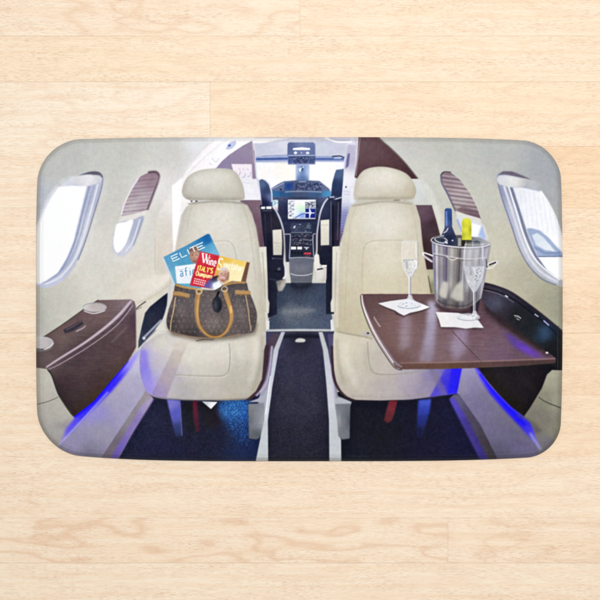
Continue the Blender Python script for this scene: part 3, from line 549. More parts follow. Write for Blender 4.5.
    L([(530,433),(541,450)], 2, '#8a86c4', blur=.9, alpha=.8); L([(517,415),(530,421),(538,429)], 2.4, '#4a4650', blur=1.3, alpha=.6)

    # ---------- table
    P([(478,288),(566,334),(566,368),(556,368),(540,357),(500,332),(476,312)], '#1c171c', blur=.3)
    tab = [(361,294),(380,293.8),(434,294),(484,290),(484,300),(492,312),(503,320),(520,334),(537,346),(556,358),(557,362),(520,365),(470,367.4),(440,368.4),(400,368.6),(395.5,367.4),(385,352),(375,335.5),(368,320.5),(362.5,305)]
    P(tab, [(370,300,'#5e4848'),(400,330,'#725a5c'),(385,340,'#6c5250'),(420,350,'#705a60'),(400,360,'#664c48'),(450,340,'#715c68'),(480,340,'#6a5260'),(500,350,'#65506a'),(520,355,'#5a4458'),(490,320,'#5c4450'),(440,300,'#5e4a4c'),(480,305,'#57444c')], blur=.35)
    tm = MASK(tab)
    P([(428,300),(438,303),(436,330),(433,362),(419,362),(426,330)], [(434,310,'#a2a8d0'),(430,335,'#8b8eb4'),(426,358,'#807890')], blur=2.0, alpha=.85, clip=tm)
    P([(401,316),(411,316),(410,345),(399,352)], '#8b8298', blur=2.6, alpha=.7, clip=tm)
    P([(456,328),(468,328),(466,350),(455,362),(450,345)], '#8f88b4', blur=2.6, alpha=.65, clip=tm)
    P([(503,332),(511,334),(528,345),(545,357),(534,357.6),(514,347)], [(510,338,'#4a34a0'),(528,349,'#5a34cc'),(540,356,'#5430a4')], blur=2.2, alpha=.9, clip=tm)
    P([(482,300),(492,306),(512,323),(538,343),(557,357),(549,357),(522,340),(500,325),(486,313)], '#2c1e26', blur=2.4, alpha=.9, clip=tm)
    speck([(366,300),(480,300),(545,355),(400,360)], .006, 7, .6)
    L([(452,331),(466,346),(482,362.5)], .8, '#463438', blur=.35, alpha=.75)
    L([(482.5,363),(484.5,367.5)], .8, '#2c2020', blur=.3)
    L([(401,363),(430,362.6),(460,362),(500,360.6),(555,358.6)], .9, '#8a6d62', blur=.4, alpha=.8)
    P([(400,364),(460,363),(520,361),(556,359.5),(557,363),(520,366),(470,368.2),(440,369),(400,369.4)], [(420,366,'#634840'),(480,365,'#553c3c'),(540,362,'#43302f')], blur=.4)
    L([(361.8,295),(363.6,305),(369.4,320),(376.8,335),(387,351.2),(395,362.5),(402,367)], [2.2,2.2,2.4,2.6,3.0,3.0,1.6], '#77707c', blur=.35)
    L([(361.6,295),(363,305),(368.6,320),(375.8,335),(385.8,351.4),(393.5,362.8)], [1.2,1.3,1.4,1.2,1,1], '#e2deea', blur=.3)
    L([(360.6,295),(361.8,306),(367,321.4),(374,336.6),(384,353),(394,367),(402,370)], 1.0, '#4c3f40', blur=.4)
    for i in range(7): L([(373.4+i*1.0,317+i*1.5),(374.8+i*1.0,317.4+i*1.5)], .8, '#b3a9b0', blur=.25, alpha=.8)
    L([(374,318),(376.5,322),(380,327)], .6, '#c0b6bc', alpha=.7)

    IMG[:] *= 1 - tm[..., None] * np.array([-.03, .05, .06], np.float32)
    cmk = MASK([(36,342),(40,339.5),(62,325),(83,310),(98.7,300),(131,299.3),(134.6,301.4),(136,307),(136.3,347),(129,360),(111,381),(94,401),(74,416.5),(70,412),(58,394),(51.5,375),(47,369),(34,367.5),(34,343)])
    IMG[:] *= 1 - cmk[..., None] * np.array([-.01, .05, .05], np.float32)
    # ---------- right console
    P([(480,284),(484,283),(495,286),(511.7,292.6),(523,300),(533,307.6),(548,319.5),(566,335),(566,370),(555,370),(556,358),(545,349.6),(532,341),(520,333),(503,321),(491.7,312),(482,301)],
      [(490,292,'#3c3140'),(496,303,'#4a4e6c'),(505,300,'#2c2a3a'),(515,315,'#16171c'),(530,328,'#14181c'),(543,334,'#1d3350'),(550,345,'#101216'),(560,355,'#0c0e10'),(490,305,'#3a3648'),(500,315,'#2a2028')], blur=.4)
    L([(484,283.3),(495,286),(511.7,292.8),(533,307.8),(548,319.6),(564,333)], 2.0, '#2a2030', blur=.5)
    L([(482,288),(498,292),(513,299),(532,313),(547,325),(560,338)], 1.1, '#0d0c12', blur=.3)
    L([(484,290),(499,294),(514,302.5)], .8, '#6c6a84', blur=.4, alpha=.7)
    L([(505,295.4),(508,297.2)], 1.2, '#c8c6dc', blur=.3); L([(534.5,314),(538.5,316.8)], 1.2, '#9c9ab4', blur=.3); L([(543.5,320.5),(549,325.5)], 1.2, '#9a9ad0', blur=.3)
    L([(514,315.6),(518,316.2),(521,318.6)], .8, '#a6a8ac', blur=.25); L([(516.5,318.6),(519.5,320)], .8, '#8c8e92', blur=.25); L([(515,317),(519,317.6)], .6, '#77797c')
    E(547,352.8,1.4,1.0,'#c9b8b8'); P([(491,310),(500,316),(520,331),(545,348),(540,350),(515,333),(497,320)], '#2c1c22', blur=1.0, alpha=.7)
    P([(540,328),(549,326),(551,338),(542,342)], '#274468', blur=2.2, alpha=.6)
    L([(558,326),(558,368)], 1, '#26282c', blur=.5)

    # ---------- napkins
    P([(377.5,303.6),(392,300.4),(410,298.6),(420,303),(431,307.6),(424,311),(416.7,313),(408,315),(403.5,317),(396,314),(394,311.5),(386,308)], '#3a2c30', blur=.8, alpha=.7)
    P([(378,303.4),(390,301),(409,298.6),(420,303),(430,307.2),(422,310),(416.7,311.4),(410,312.8),(404,315.6),(399,313.2),(395,310.4),(386,307)], [(390,304,'#d6d4da'),(410,305,'#cfd2dc'),(405,312,'#dddce4'),(425,307,'#e3e3ea')], blur=.35)
    # ---------- ice bucket, handle, bottles
    P([(474,286),(482,280),(481,296),(477,314),(471,316),(470,300)], '#2b2534', blur=.6)
    P([(436,303),(445,309),(460,311),(474,307),(478,300),(478,310),(462,314),(446,312),(434,306)], '#3c2a36', blur=1.2, alpha=.8)
    P([(431,239),(440,235.5),(460,235),(480,237.5),(491.5,243),(485,248),(435,246)], [(440,240,'#3a3c48'),(460,240,'#4a4a50'),(480,242,'#7a7c88'),(489,243,'#a9aab8')], blur=.5)
    P([(444.7,209.5),(446,208.2),(450.5,208.2),(451.9,209.5),(452.2,227),(455.5,235),(457.5,241),(457.5,247),(439,247),(441.6,235),(444.6,228)], [(448,212,'#31508e'),(447,222,'#4a629c'),(451,220,'#263c74'),(448,230,'#3a4068'),(450,238,'#1f2740'),(444,242,'#2a3658'),(456,242,'#384058')], blur=.35)
    L([(446.4,211),(446.6,226)], 1.2, '#7690d8', blur=.4, alpha=.8); L([(448,228),(446.5,231),(443.5,233)], .9, '#c3c6d4', blur=.3); E(452.5,240.5,.8,.8,'#c3cde0')
    P([(461.8,221.5),(463,218.8),(467,217.9),(470.4,219.2),(471.4,222),(471.6,240.2),(461.8,240.2)], [(463,224,'#a9ae1c'),(467,230,'#d4d428'),(466,222,'#cfd028'),(471,230,'#8f9416'),(462.6,236,'#9ca018'),(467,238,'#c4c624')], blur=.35)
    P([(461.8,240),(471.6,240),(472.2,247),(461.4,247)], [(464,243,'#2c2c1e'),(470,242,'#4c4c3c')], blur=.35); L([(466,241),(466,246)], .8, '#8c8c7a')
    P([(473.4,241.5),(477,240.4),(480.4,242),(480.8,247),(473.4,247)], '#48525a', blur=.4); P([(458,238),(461,238),(461,246),(458,246)], '#8d8d84', blur=.4)
    body = [(431.8,241.5),(436,243.6),(452,246),(472,247),(484,246.2),(491.2,244.6),(488,262),(484.6,282),(481,298),(474,304.5),(465,308.6),(454,308.8),(442,306.8),(435.2,301.5),(433.8,280),(433,262)]
    P(body, '#928e90', blur=.3)
    bm = MASK(body)
    cols = [(432.6,'#7f82a4',1.8),(434.4,'#5a5e86',1.2),(436.6,'#c2c4d2',1.8),(439.2,'#7c7a84',2.2),(441.8,'#8f8c98',2.2),(444.2,'#6c6480',2.2),(446.8,'#544d6c',2.4),(449.4,'#86818c',2.2),(452.4,'#a29e98',3.2),(455.6,'#837e78',2.6),(458.4,'#6c6666',2.2),(460.8,'#4c474a',2.4),(463.2,'#7b7880',1.8),(465.2,'#ccd0e0',1.2),(467.4,'#83838f',3),(471,'#a0a1ad',3),(474.6,'#7c7a88',3),(478,'#94939f',3),(481.6,'#5f5d72',2.6),(484.6,'#7e7d94',2.4),(488,'#a2a4b8',2.4)]
    for x, c, w_ in cols:
        xb = 434.5 + (x-433)*(480-434.5)/(489-433)
        L([(x,240),(xb*.5+x*.5,275),(xb,312)], w_, c, blur=.55, alpha=.95, clip=bm)
    P([(430,262),(490,262),(488,280),(430,280)], '#5c5866', blur=6, alpha=.35, clip=bm)
    P([(436,290),(481,290),(479,312),(436,312)], '#4e474a', blur=4, alpha=.65, clip=bm)
    P([(439,294),(441,286),(443,281),(448,282.5),(448,290),(446.4,299),(441,297)], '#b9b6ab', blur=1.0, alpha=.9, clip=bm)
    P([(450,296.5),(453,290),(457,284),(461,281.5),(463,284),(463.8,301),(457,301)], '#b4b1a6', blur=1.2, alpha=.9, clip=bm)
    L([(453,294),(457,286)], .8, '#a8a69c', clip=bm); L([(442,293),(443.5,286)], .8, '#b0aea4', clip=bm)
    L([(437,300),(448,305),(465,306),(474,301)], 1.6, '#3d3438', blur=.8, alpha=.7, clip=bm)
    L([(435.4,301.5),(442,306.8),(454,308.8),(465,308.6),(474,304.5)], 1.0, '#50403e', blur=.4)
    L([(433,253.4),(441,254.6),(450,256.6),(462,258.6),(474,258.8),(486,257.4)], 1.0, '#bdbac4', blur=.35, alpha=.8); L([(434,255),(441,256.2),(450,258.2),(462,260.2),(474,260.4)], .8, '#686470', blur=.35)
    L([(446,256),(452,260),(458,258)], .8, '#c9c2b4', blur=.3)
    ring(461,241.5,30,6,1.0,'#c6c9da',3,blur=.3,a0=15,a1=182); ring(461,242.6,29.6,6,.7,'#4c4a58',3,blur=.3,a0=15,a1=178,alpha=.7); ring(461,241.5,30,6,.9,'#b8b9c6',3,blur=.3,a0=182,a1=235)
    L([(460,249),(476,249.4),(488,248)], .7, '#74727c', blur=.4, alpha=.7)
    ring(441,240,6.3,2.7,.8,'#d4d4de',12,blur=.3); L([(434,238),(438,236.6),(443,238),(446,242)], .8, '#30323e', blur=.3)
    L([(445,241),(447.5,243.5)], 1.2, '#f0f0f8', blur=.2)
    L([(432.5,262),(427,258.5),(423,254.5),(423.4,252.8),(428,254),(433,256)], 1.3, '#e2e0ea', blur=.3); L([(424,255.5),(432,261)], 1.3, '#a09cae', blur=.3)
    L([(486,268.4),(492,267.6),(496.5,263.5),(497,261.2),(492,262.4),(487,264.8)], 1.2, '#d3d3da', blur=.3); L([(489,265),(496,262.2)], 1.4, '#2e2c34', blur=.3); L([(486,259),(487,268)], 1, '#4c4a54', blur=.3)

    # right napkin and glass
    P([(436,313),(458,314),(484,329.6),(441,328.6)], '#3a2c30', blur=.9, alpha=.6)
    P([(435.7,312),(446,312.4),(458,313),(470,316),(478.5,320.6),(483.7,327.8),(474,327.6),(466,328.6),(456,327.2),(441,327),(439,320)], [(445,318,'#dad9dc'),(465,322,'#dcdbe0'),(475,325,'#cfcfd6'),(460,316,'#ccced6')], blur=.35)
    def flute(cx, top, rx, ybot, ystem, fx, fy, frx, fry, liq, tint, a):
        pts = [(cx-rx,top),(cx-rx-.6,top+18*(ybot-top)/36),(cx-rx*.75,top+.78*(ybot-top)),(cx-1.2,ybot),(cx+1.2,ybot),(cx+rx*.75,top+.78*(ybot-top)),(cx+rx+.4,top+18*(ybot-top)/36),(cx+rx,top)]
        P(pts, tint, blur=.4, alpha=a)
        m = MASK(pts)
        P([(cx-rx-2,liq),(cx+rx+2,liq),(cx+rx,ybot),(cx-rx,ybot)], [(cx-rx*.5,liq+4,'#b9bec8'),(cx+rx*.4,liq+5,'#dfe3ec'),(cx,ybot-4,'#c9ced8')], blur=.5, alpha=.5, clip=m)
        L([(cx-rx*.45,liq+1),(cx-rx*.35,liq+9)], 1.6, '#767c8a', blur=.5, alpha=.55, clip=m)
        for i in range(46):
            E(cx+(rng.random()*2-1)*rx,liq+rng.random()*(ybot-liq-1),.3+.35*rng.random(),.3+.5*rng.random(),['#f2f4fa','#7c8492','#e4e8f0','#a4abba'][i%4],blur=.22,alpha=.6,clip=m)
        L([(cx-rx+1,liq),(cx+rx-1,liq)], .9, '#8f96a8', blur=.25, alpha=.8)
        L(pts[:4], .7, '#dfe2ee', blur=.35, alpha=.65); L(pts[4:], .8, '#8b91a6', blur=.35, alpha=.65)
        ring(cx,top,rx,.9,.5,'#dcdfe8',blur=.3,alpha=.6)
        L([(cx+rx-1.6,top+2),(cx+rx-1.4,top+16)], .9, '#e8eaf4', blur=.35, alpha=.7)
        L([(cx-.9,ybot-1),(cx-.9,ystem)], .8, '#e9ebf2', blur=.25); L([(cx+.5,ybot-1),(cx+.5,ystem)], 1.0, '#8c92a8', blur=.3)
        E(fx,fy,frx,fry,'#c2c8d4',blur=.4,alpha=.7)
        P([(cx-1.5,ystem-1),(cx+1.5,ystem-1),(cx+3,ystem+3),(fx+frx*.8,fy),(fx,fy+fry),(fx-frx*.8,fy),(cx-3,ystem+3)], '#d3d8e2', blur=.5, alpha=.8)
        for i in range(12): 
            t = rng.random()*6.28; r_ = .3+.6*rng.random(); E(fx+frx*.8*r_*math.cos(t),fy-.5+fry*r_*math.sin(t),.9,.45,['#7c8496','#f4f6fa','#a9b0c0'][i%3],blur=.15,alpha=.75)
        ring(fx,fy,frx,fry,.7,'#8c93a4',blur=.3,a0=10,a1=170)
    flute(410,241.5,7.6,278,296,409,305,12,3.4,260,'#dcdad4',.42)
    flute(474.6,244,9.6,292,312,468.5,317,11.5,3.6,266,'#c9cad2',.36)
    L([(414,260),(416.5,262),(416,269)], 1, '#eef0f8', blur=.3)
    for i in range(16): E(472+rng.random()*9,268+rng.random()*14,.6,.6,['#4a6a8a','#2c4458','#dfe6f0'][i%3],blur=.25,alpha=.65)

    # ---------- handbag and magazines
    # blue magazine
    P([(162,258),(166,256.2),(176,290),(174.5,287)], '#b9c4dc', blur=.4)
    P([(163.5,257),(186,245.6),(207.6,233.8),(209.6,234),(214.4,244),(219.6,254.6),(216,262),(200,290),(177,289),(170,272)], [(180,252,'#3f88b8'),(205,238,'#1c68a8'),(210,248,'#4a94c0'),(215,252,'#6aa8ca'),(170,262,'#4f94c0'),(175,275,'#5ea4c4'),(185,262,'#4490b8'),(178,285,'#4a9cba')], blur=.35)
    P([(203,238),(208,234.2),(212,241.5),(204,246)], '#1a62a6', blur=1, alpha=.8)
    E(194.6,256,4.9,7.8,[(192,252,'#9a6c5c'),(196,256,'#c08e7a'),(192,261,'#a47464'),(197,262,'#8c5c50')], -8, blur=.5); P([(189,253),(190,247.4),(195,245.6),(199.6,248),(200,253),(196,249.6),(191.6,251.4)], '#7c5c4c', blur=.6); L([(191.8,255.4),(193.4,255)], .7, '#5b3a30', blur=.3, alpha=.8); L([(195.6,255),(197.4,255.4)], .7, '#5b3a30', blur=.3, alpha=.8); L([(192.6,261),(195.6,261.4)], .7, '#7c4438', blur=.3); L([(194.6,256),(194.2,258.8)], .6, '#8a5a4a', alpha=.7)
    ang = math.atan2(-15.2, 34); ax, ay = math.cos(ang), math.sin(ang)
    for s_, lw, c_ in (('ELITE', 1.0, '#e6f0f8'),):
        # wide thin capitals
        for k, ch in enumerate('ELITE'):
            ox = [0, 9.4, 17.2, 20.2, 27.6][k]; wv = [7.2, 6.4, 2, 6.8, 7.2][k]
            bx, by = 171.0 + ax*ox, 256.6 + ay*ox
            for st in GL[ch]:
                q = [(bx + ax*u*wv - ay*v*5.2, by + ay*u*wv + ax*v*5.2) for u, v in st]
                L(q, lw, c_, blur=.18, sm=False)
    P([(175,266.5),(196.5,263.6),(193,274),(190,283.5),(176.8,283.5)], [(180,270,'#dfe6f0'),(188,280,'#d3dce8')], blur=.35)
    text('afic', 179, 268.2, .985, -.12, 8.6, 4.9, 1.05, '#5b93ba'); L([(178.5,270),(184,269.2)], .7, '#a8b4cc')
    # red magazine
    P([(200.3,251.2),(219.6,255.8),(217,266),(211.5,288.6),(189.8,285.6),(194.5,269)], [(205,256,'#cf2e40'),(200,278,'#cc2a3a'),(212,268,'#c42636')], blur=.35)
    L([(202.6,253.2),(203.8,263)], 1.7, '#fbf4f4', blur=.2); L([(203.8,263),(206.6,256)], .8, '#fbf4f4', blur=.2); L([(206.2,254.2),(207.2,263.8)], 1.6, '#fbf4f4', blur=.2); L([(207.2,263.8),(209.8,255)], .8, '#fbf4f4', blur=.2); L([(201.8,253),(204.4,253.6)], .7, '#fbf4f4', blur=.2); L([(205.2,253.9),(207.6,254.4)], .7, '#fbf4f4', blur=.2)
    text('ine', 210.0, 256.6, .975, .2, 8.4, 3.2, 1.1, '#f8eeee')
    text("ITALY'S", 198.2, 265.4, .975, .2, 4.9, 2.65, 1.15, '#f0d850')
    text("Champions", 196.6, 270.8, .975, .2, 4.6, 1.95, .85, '#f6e38c')
    for j in range(3): 
        for i in range(6): L([(194.4-j*.5+i*2.0,278.6+j*2.1+i*.45),(195.8-j*.5+i*2.0,278.9+j*2.1+i*.45)], 1.0, '#f6dfe4', blur=.2, sm=False)
    # yellow magazine
    P([(219.6,255.8),(249.6,262.4),(247.5,272),(245.6,282.4),(226,284),(214,277)], [(225,260,'#dfae34'),(240,263,'#e2bc48'),(232,270,'#e8d898'),(240,277,'#e4d094'),(220,265,'#e0aa3c'),(218,274,'#d48e34')], blur=.35)
    P([(222,262),(246,267),(244,282),(230,282)], '#f0e0a4', blur=1, alpha=.8)
    text('S', 219.2, 258, .97, .22, 11.5, 6.0, 1.3, '#f6eed0'); text('pectator', 224.6, 261, .975, .2, 6.6, 2.5, .8, '#fbf6dc', alpha=.75)
    P([(246.6,261.8),(249.8,262.6),(245.8,282.4),(241,281.4)], '#74503e', blur=.35)
    P([(203,287),(209,280),(213,277),(217,277),(219,285),(213,289)], [(208,284,'#5d4c9c'),(214,279,'#3c3048'),(216,285,'#c9d0e4')], blur=.5)
    L([(214,277.5),(219,276)], 2, '#3c2a34', blur=.5)
    E(223.8,275.2,5.4,7.4,[(221,270,'#dcb29c'),(226,274,'#c08c78'),(221,279,'#b88272'),(227,279,'#99665a')], 12, blur=.6); P([(219,270),(221,267.4),(225,267),(228,269.4),(228.6,273),(226,270)], '#cfc0b4', blur=.6); L([(220,278),(222.6,277.2),(225.2,278.8)], 1.1, '#d8cec8', blur=.35, alpha=.8); L([(221.2,280.4),(224,281)], .7, '#7c4448', blur=.3); E(221.4,273.6,.9,.5,'#6c4840',alpha=.7); E(225.6,274.6,.9,.5,'#6c4840',alpha=.7); L([(223,274.5),(222.8,276.8)], .6, '#a87060', alpha=.7); L([(228.4,272),(228,280)], 1.2, '#7c5044', blur=.5, alpha=.7)
    P([(213,284),(219,281),(222,287),(214,290)], '#dde2ee', blur=.5); P([(222,286),(232,281),(240,282),(236,287),(222,290)], '#6c5044', blur=.6)
    # bag
    bag = [(175.5,284.2),(183,286.4),(192,288),(203.5,289.6),(217,289.8),(222.5,285.6),(230,283),(238,282.2),(246,282.2),(248.6,290),(253.6,302),(257,314),(256,324),(252.5,332),(238,334),(222,337.2),(202,337.4),(186,335.4),(171,331.6),(166.4,323),(168.4,310),(173,296)]
    P([(166,326),(172,335),(202,341),(236,338.4),(256,333),(258,322)], '#57493f', blur=1.5, alpha=.7)
    P(bag, [(185,310,'#63565a'),(185,325,'#55494a'),(212,325,'#6c5e5c'),(210,300,'#5d5152'),(238,312,'#5e5354'),(250,320,'#504648'),(170,322,'#453c3c'),(240,290,'#544a48'),(180,292,'#564a4a'),(225,330,'#62544f'),(190,333,'#3e3533'),(215,335,'#54473f'),(232,300,'#524848')], blur=.4, sm=True)
    gm = MASK(bag, True)
    for r_ in range(9):
        for c_ in range(17):
            x, y = 168 + c_*5.4 + (r_ % 2)*2.7, 290 + r_*5.2
            if (r_ + c_) % 3 == 0: ring(x, y, 1.3, 1.3, .45, '#94837a', blur=.15, alpha=.34, clip=gm)
            elif (r_ + c_) % 3 == 1: L([(x-1.1,y),(x+1.1,y)], .6, '#94837a', blur=.15, alpha=.34, clip=gm); L([(x,y-1.1),(x,y+1.1)], .6, '#94837a', blur=.15, alpha=.34, clip=gm)
            else: E(x, y, .8, .8, '#94837a', blur=.2, alpha=.3, clip=gm)
    speck(bag, .010, .9, .9, blur=.8, sm=True)
    L([(186,300),(190,316),(186,330)], 5, '#4f4240', blur=2.4, alpha=.5, clip=gm); L([(236,300),(242,312),(246,330)], 4, '#776660', blur=2.4, alpha=.5, clip=gm); L([(222,300),(222,318)], 4, '#4a3d3c', blur=2, alpha=.5, clip=gm)
    L([(175.6,284.6),(183,287),(192,288.4),(203,290)], 1.8, '#b9853e', blur=.35); L([(222,286.4),(230,283.6),(238,282.6),(245.6,282.6)], 1.8, '#a87c40', blur=.35)
    L([(215,291),(220,288),(224,286)], 1.2, '#3c2e2a', blur=.4)
    L([(172.8,293.4),(180,294),(189.6,296.2)], [4.2,4.6,4.0], '#a47c48', blur=.4); L([(235,292),(243,292.6),(250.6,292.6)], [4.0,4.4,3.4], '#a47c48', blur=.4)
    L([(173,295.4),(181,296.2),(189,298)], .7, '#7c5426', blur=.3); L([(236,294.4),(250,294.8)], .7, '#7c5426', blur=.3)
    L([(175.6,297),(173.2,312),(171,322),(170.4,331)], 1.0, '#b8986c', blur=.35); L([(245.6,295),(248,308),(249.4,320),(251,331)], 1.0, '#b09064', blur=.35)
    L([(219,291),(216.5,298)], 2.4, '#1f1d22', blur=.4); E(217.2,304.6,4.9,8.2,[(217,300,'#26262e'),(215,308,'#34343e'),(220,308,'#22222a')],blur=.4); E(215.6,304,1.6,4.5,'#4c4c58',blur=.9,alpha=.6)
    L([(199,291),(197.8,298),(196.8,311),(198.4,323),(203.4,331.6),(210.5,336.4),(219,336.6),(226.6,331),(231,321),(231,311.6),(227.6,299.5),(224.6,289.8)], [4.8,5.0,4.4,3.6,2.7,2.2,2.2,2.8,4.0,4.6,4.6,4.2], [(198,300,'#a97c42'),(198,320,'#a27642'),(212,336,'#a87838'),(228,328,'#a37845'),(229,305,'#ac7f44'),(225,292,'#a07644')], blur=.35)
    L([(201,293),(200,300),(198.9,312),(200.2,322),(204.6,330),(211,335),(218.6,335.2),(225,330),(228.8,320.6),(228.6,312),(225.4,300)], .9, '#6b4826', blur=.35, alpha=.8)
    L([(197.4,293),(196.2,300),(195,312),(196.8,324),(202,332)], .8, '#7c5630', blur=.35, alpha=.7)
    L([(227.4,291),(230,300),(233,312),(233,321),(229,330)], .8, '#7c5630', blur=.35, alpha=.7)
    L([(198.4,300),(197.4,312),(198.8,322)], .8, '#d8a868', blur=.5, alpha=.6)
    L([(230.6,306),(231.4,313)], 1.4, '#e0a860', blur=.5)
    for cx in (199, 224.4): ring(cx, 291.6 if cx < 210 else 289, 2.9, 2.5, .8, '#bdae90', blur=.3); E(cx, 291.6 if cx < 210 else 289, 1.3, 1.1, '#6c4c28')
    L([(171,331.8),(186,335.8),(202,338),(222,337.8),(240,334.4)], 1.1, '#8c6a48', blur=.4, alpha=.8)
    L([(196,341),(204,339.4),(214,339.8)], 1.0, '#50403a', blur=.4, alpha=.8)
    # the dyes of the print are a little washed out: lift the middle tones, mute the weak colours
    lum = (IMG @ np.array([.3, .59, .11], np.float32))[..., None]
    sat = (IMG.max(2) - IMG.min(2))[..., None]
    k = .74 + .17 * np.clip(sat * 2.2, 0, 1)
    IMG[:] = np.clip(lum + (IMG - lum) * k, 0, 1)
    IMG[:] = IMG ** (1 - .15 * np.clip((lum - .2) * 2.5, 0, 1)) * np.array([1.008, 1.0, .992], np.float32)
    # camera sharpening and local contrast of the printed photograph, cloth grain
    IMG[:] = IMG + .24 * (IMG - gblur(IMG, 14)) * np.clip(1.15 - lum, 0, 1) + .55 * (IMG - gblur(IMG, 1.3))
    tex = noise(H, W, 7, 7) * .0025 + noise(H, W, 2.2, 2.2) * .005 + noise(H, W, .8, .8) * .006 + noise(H, W, .5, 3.0) * .004 + noise(H, W, 3.0, .5) * .003
    IMG[:] += tex[..., None] + np.stack([noise(H, W, 3, 3) for _ in range(3)], -1) * .003
    IMG[:] = IMG + np.array([.020, .020, .034], np.float32) * (1 - np.clip(IMG, 0, 1)) ** 4
    IMG[:] = np.clip(IMG, 0.02, .955)

#SCENE_BEGIN
def lin(a):
    return np.where(a <= 0.04045, a / 12.92, ((a + 0.055) / 1.055) ** 2.4)

# outline of the mat: rounded box with slightly different corners, signed distance in print units (positive inside)
BL, BR, BT, BB = 36.2, 562.6, 137.2, 461.0
def sdf(x, y):
    x = np.asarray(x, float); y = np.asarray(y, float)
    bow = ((x - 299.0) / 263.0) ** 4
    yb = BB - np.where(x < 299.0, 11.0, 6.5) * bow; yt = BT + np.where(x < 299.0, 4.2, 6.2) * bow
    vb = ((y - 299.0) / 162.0) ** 4
    xl = BL + 4.6 * vb; xr = BR - 1.2 * ((y - 299.0) / 162.0) ** 2 - 3.2 * vb
    cx, cy = (xl + xr) / 2, (yt + yb) / 2
    right = x > cx; low = y > cy
    r = np.where(low, np.where(right, 31.0, 40.0), np.where(right, 36.0, 40.0))
    qx = np.abs(x - cx) - (xr - xl) / 2 + r; qy = np.abs(y - cy) - (yb - yt) / 2 + r
    d = np.hypot(np.maximum(qx, 0), np.maximum(qy, 0)) + np.minimum(np.maximum(qx, qy), 0) - r
    return -d

def grad(x, y):
    e = 0.05
    gx = (sdf(x + e, y) - sdf(x - e, y)) / (2*e); gy = (sdf(x, y + e) - sdf(x, y - e)) / (2*e)
    n = np.maximum(np.hypot(gx, gy), 1e-6); return gx / n, gy / n

HEM = 4.8
def height(d):
    """pile height (metres) against distance from the rim: rolled rim, pressed hem line, then the plush field"""
    d = np.maximum(d, 0)
    t = np.clip(d / 5.2, 0, 1)
    z = THICK * (0.26 + 0.64 * (1 - (1 - t) ** 2.0))
    z = z + THICK * 0.08 * np.clip((d - HEM) / 3.0, 0, 1)
    z = z - 0.0007 * np.exp(-((d - HEM) / 0.8) ** 2)
    return z

def sample(x, y):
    u = np.clip((x - X0) * S - .5, 0, W - 1.001); v = np.clip((y - Y0) * S - .5, 0, H - 1.001)
    i, j = u.astype(int), v.astype(int); fu, fv = (u - i)[:, None], (v - j)[:, None]
    return (IMG[j, i]*(1-fu)*(1-fv) + IMG[j, i+1]*fu*(1-fv) + IMG[j+1, i]*(1-fu)*fv + IMG[j+1, i+1]*fu*fv)

def mesh_obj(name, co, faces, cols, mat, parent):
    """one mesh object from arrays, with a colour per point"""
    me = bpy.data.meshes.new(name)
    n, f = len(co), len(faces)
    me.vertices.add(n); me.vertices.foreach_set('co', co.astype(np.float32).ravel())
    me.loops.add(f * 4); me.loops.foreach_set('vertex_index', faces.astype(np.int32).ravel())
    me.polygons.add(f); me.polygons.foreach_set('loop_start', np.arange(0, f*4, 4, dtype=np.int32))
    me.polygons.foreach_set('loop_total', np.full(f, 4, np.int32))
    me.update(calc_edges=True)
    me.polygons.foreach_set('use_smooth', np.ones(f, bool))
    ca = me.color_attributes.new('print', 'FLOAT_COLOR', 'POINT')
    rgba = np.ones((n, 4), np.float32); rgba[:, :3] = lin(cols)
    ca.data.foreach_set('color', rgba.ravel())
    me.materials.append(mat)
    o = bpy.data.objects.new(name, me); C.objects.link(o)
    if parent: o.parent = parent
    return o

def nodes(mat):
    mat.use_nodes = True; nt = mat.node_tree; nt.nodes.clear()
    out = nt.nodes.new('ShaderNodeOutputMaterial'); b = nt.nodes.new('ShaderNodeBsdfPrincipled')
    nt.links.new(b.outputs[0], out.inputs[0]); return nt, b
class NT:
    def __init__(s, nt): s.t = nt
    def n(s, typ, **k):
        o = s.t.nodes.new(typ)
        for a, v in k.items(): setattr(o, a, v)
        return o
    def l(s, a, b): s.t.links.new(a, b)
    def m(s, op, a, b=None, c=None, clamp=False):
        o = s.n('ShaderNodeMath', operation=op, use_clamp=clamp)
        for i, v in enumerate((a, b, c)):
            if v is None: continue
            if isinstance(v, (int, float)): o.inputs[i].default_value = v
            else: s.l(v, o.inputs[i])
        return o.outputs[0]
    def noise(s, vec, scale, detail=2.0, rough=.5, dist=0.0):
        o = s.n('ShaderNodeTexNoise'); s.l(vec, o.inputs['Vector'])
        o.inputs['Scale'].default_value = scale; o.inputs['Detail'].default_value = detail
        o.inputs['Roughness'].default_value = rough; o.inputs['Distortion'].default_value = dist
        return o.outputs['Fac']
    def vscale(s, vec, sc, off=None):
        o = s.n('ShaderNodeVectorMath', operation='MULTIPLY'); s.l(vec, o.inputs[0]); o.inputs[1].default_value = sc
        r = o.outputs[0]
        if off is not None:
            a = s.n('ShaderNodeVectorMath', operation='ADD'); s.l(r, a.inputs[0]); s.l(off, a.inputs[1]); r = a.outputs[0]
        return r
    def mix(s, f, a, b, mode='MIX'):
        o = s.n('ShaderNodeMix', data_type='RGBA', blend_type=mode)
        for k, v in ((0, f), (6, a), (7, b)):
            if isinstance(v, (int, float)): o.inputs[k].default_value = v
            elif isinstance(v, tuple): o.inputs[k].default_value = (*v, 1)
            else: s.l(v, o.inputs[k])
        return o.outputs[2]
    def rng(s, v, a, b, c=0.0, d=1.0):
        o = s.n('ShaderNodeMapRange'); s.l(v, o.inputs[0])
        for i, q in enumerate((a, b, c, d)): o.inputs[i+1].default_value = q
        return o.outputs[0]

def hl(c): return tuple(float(v) for v in lin(hx(c)))

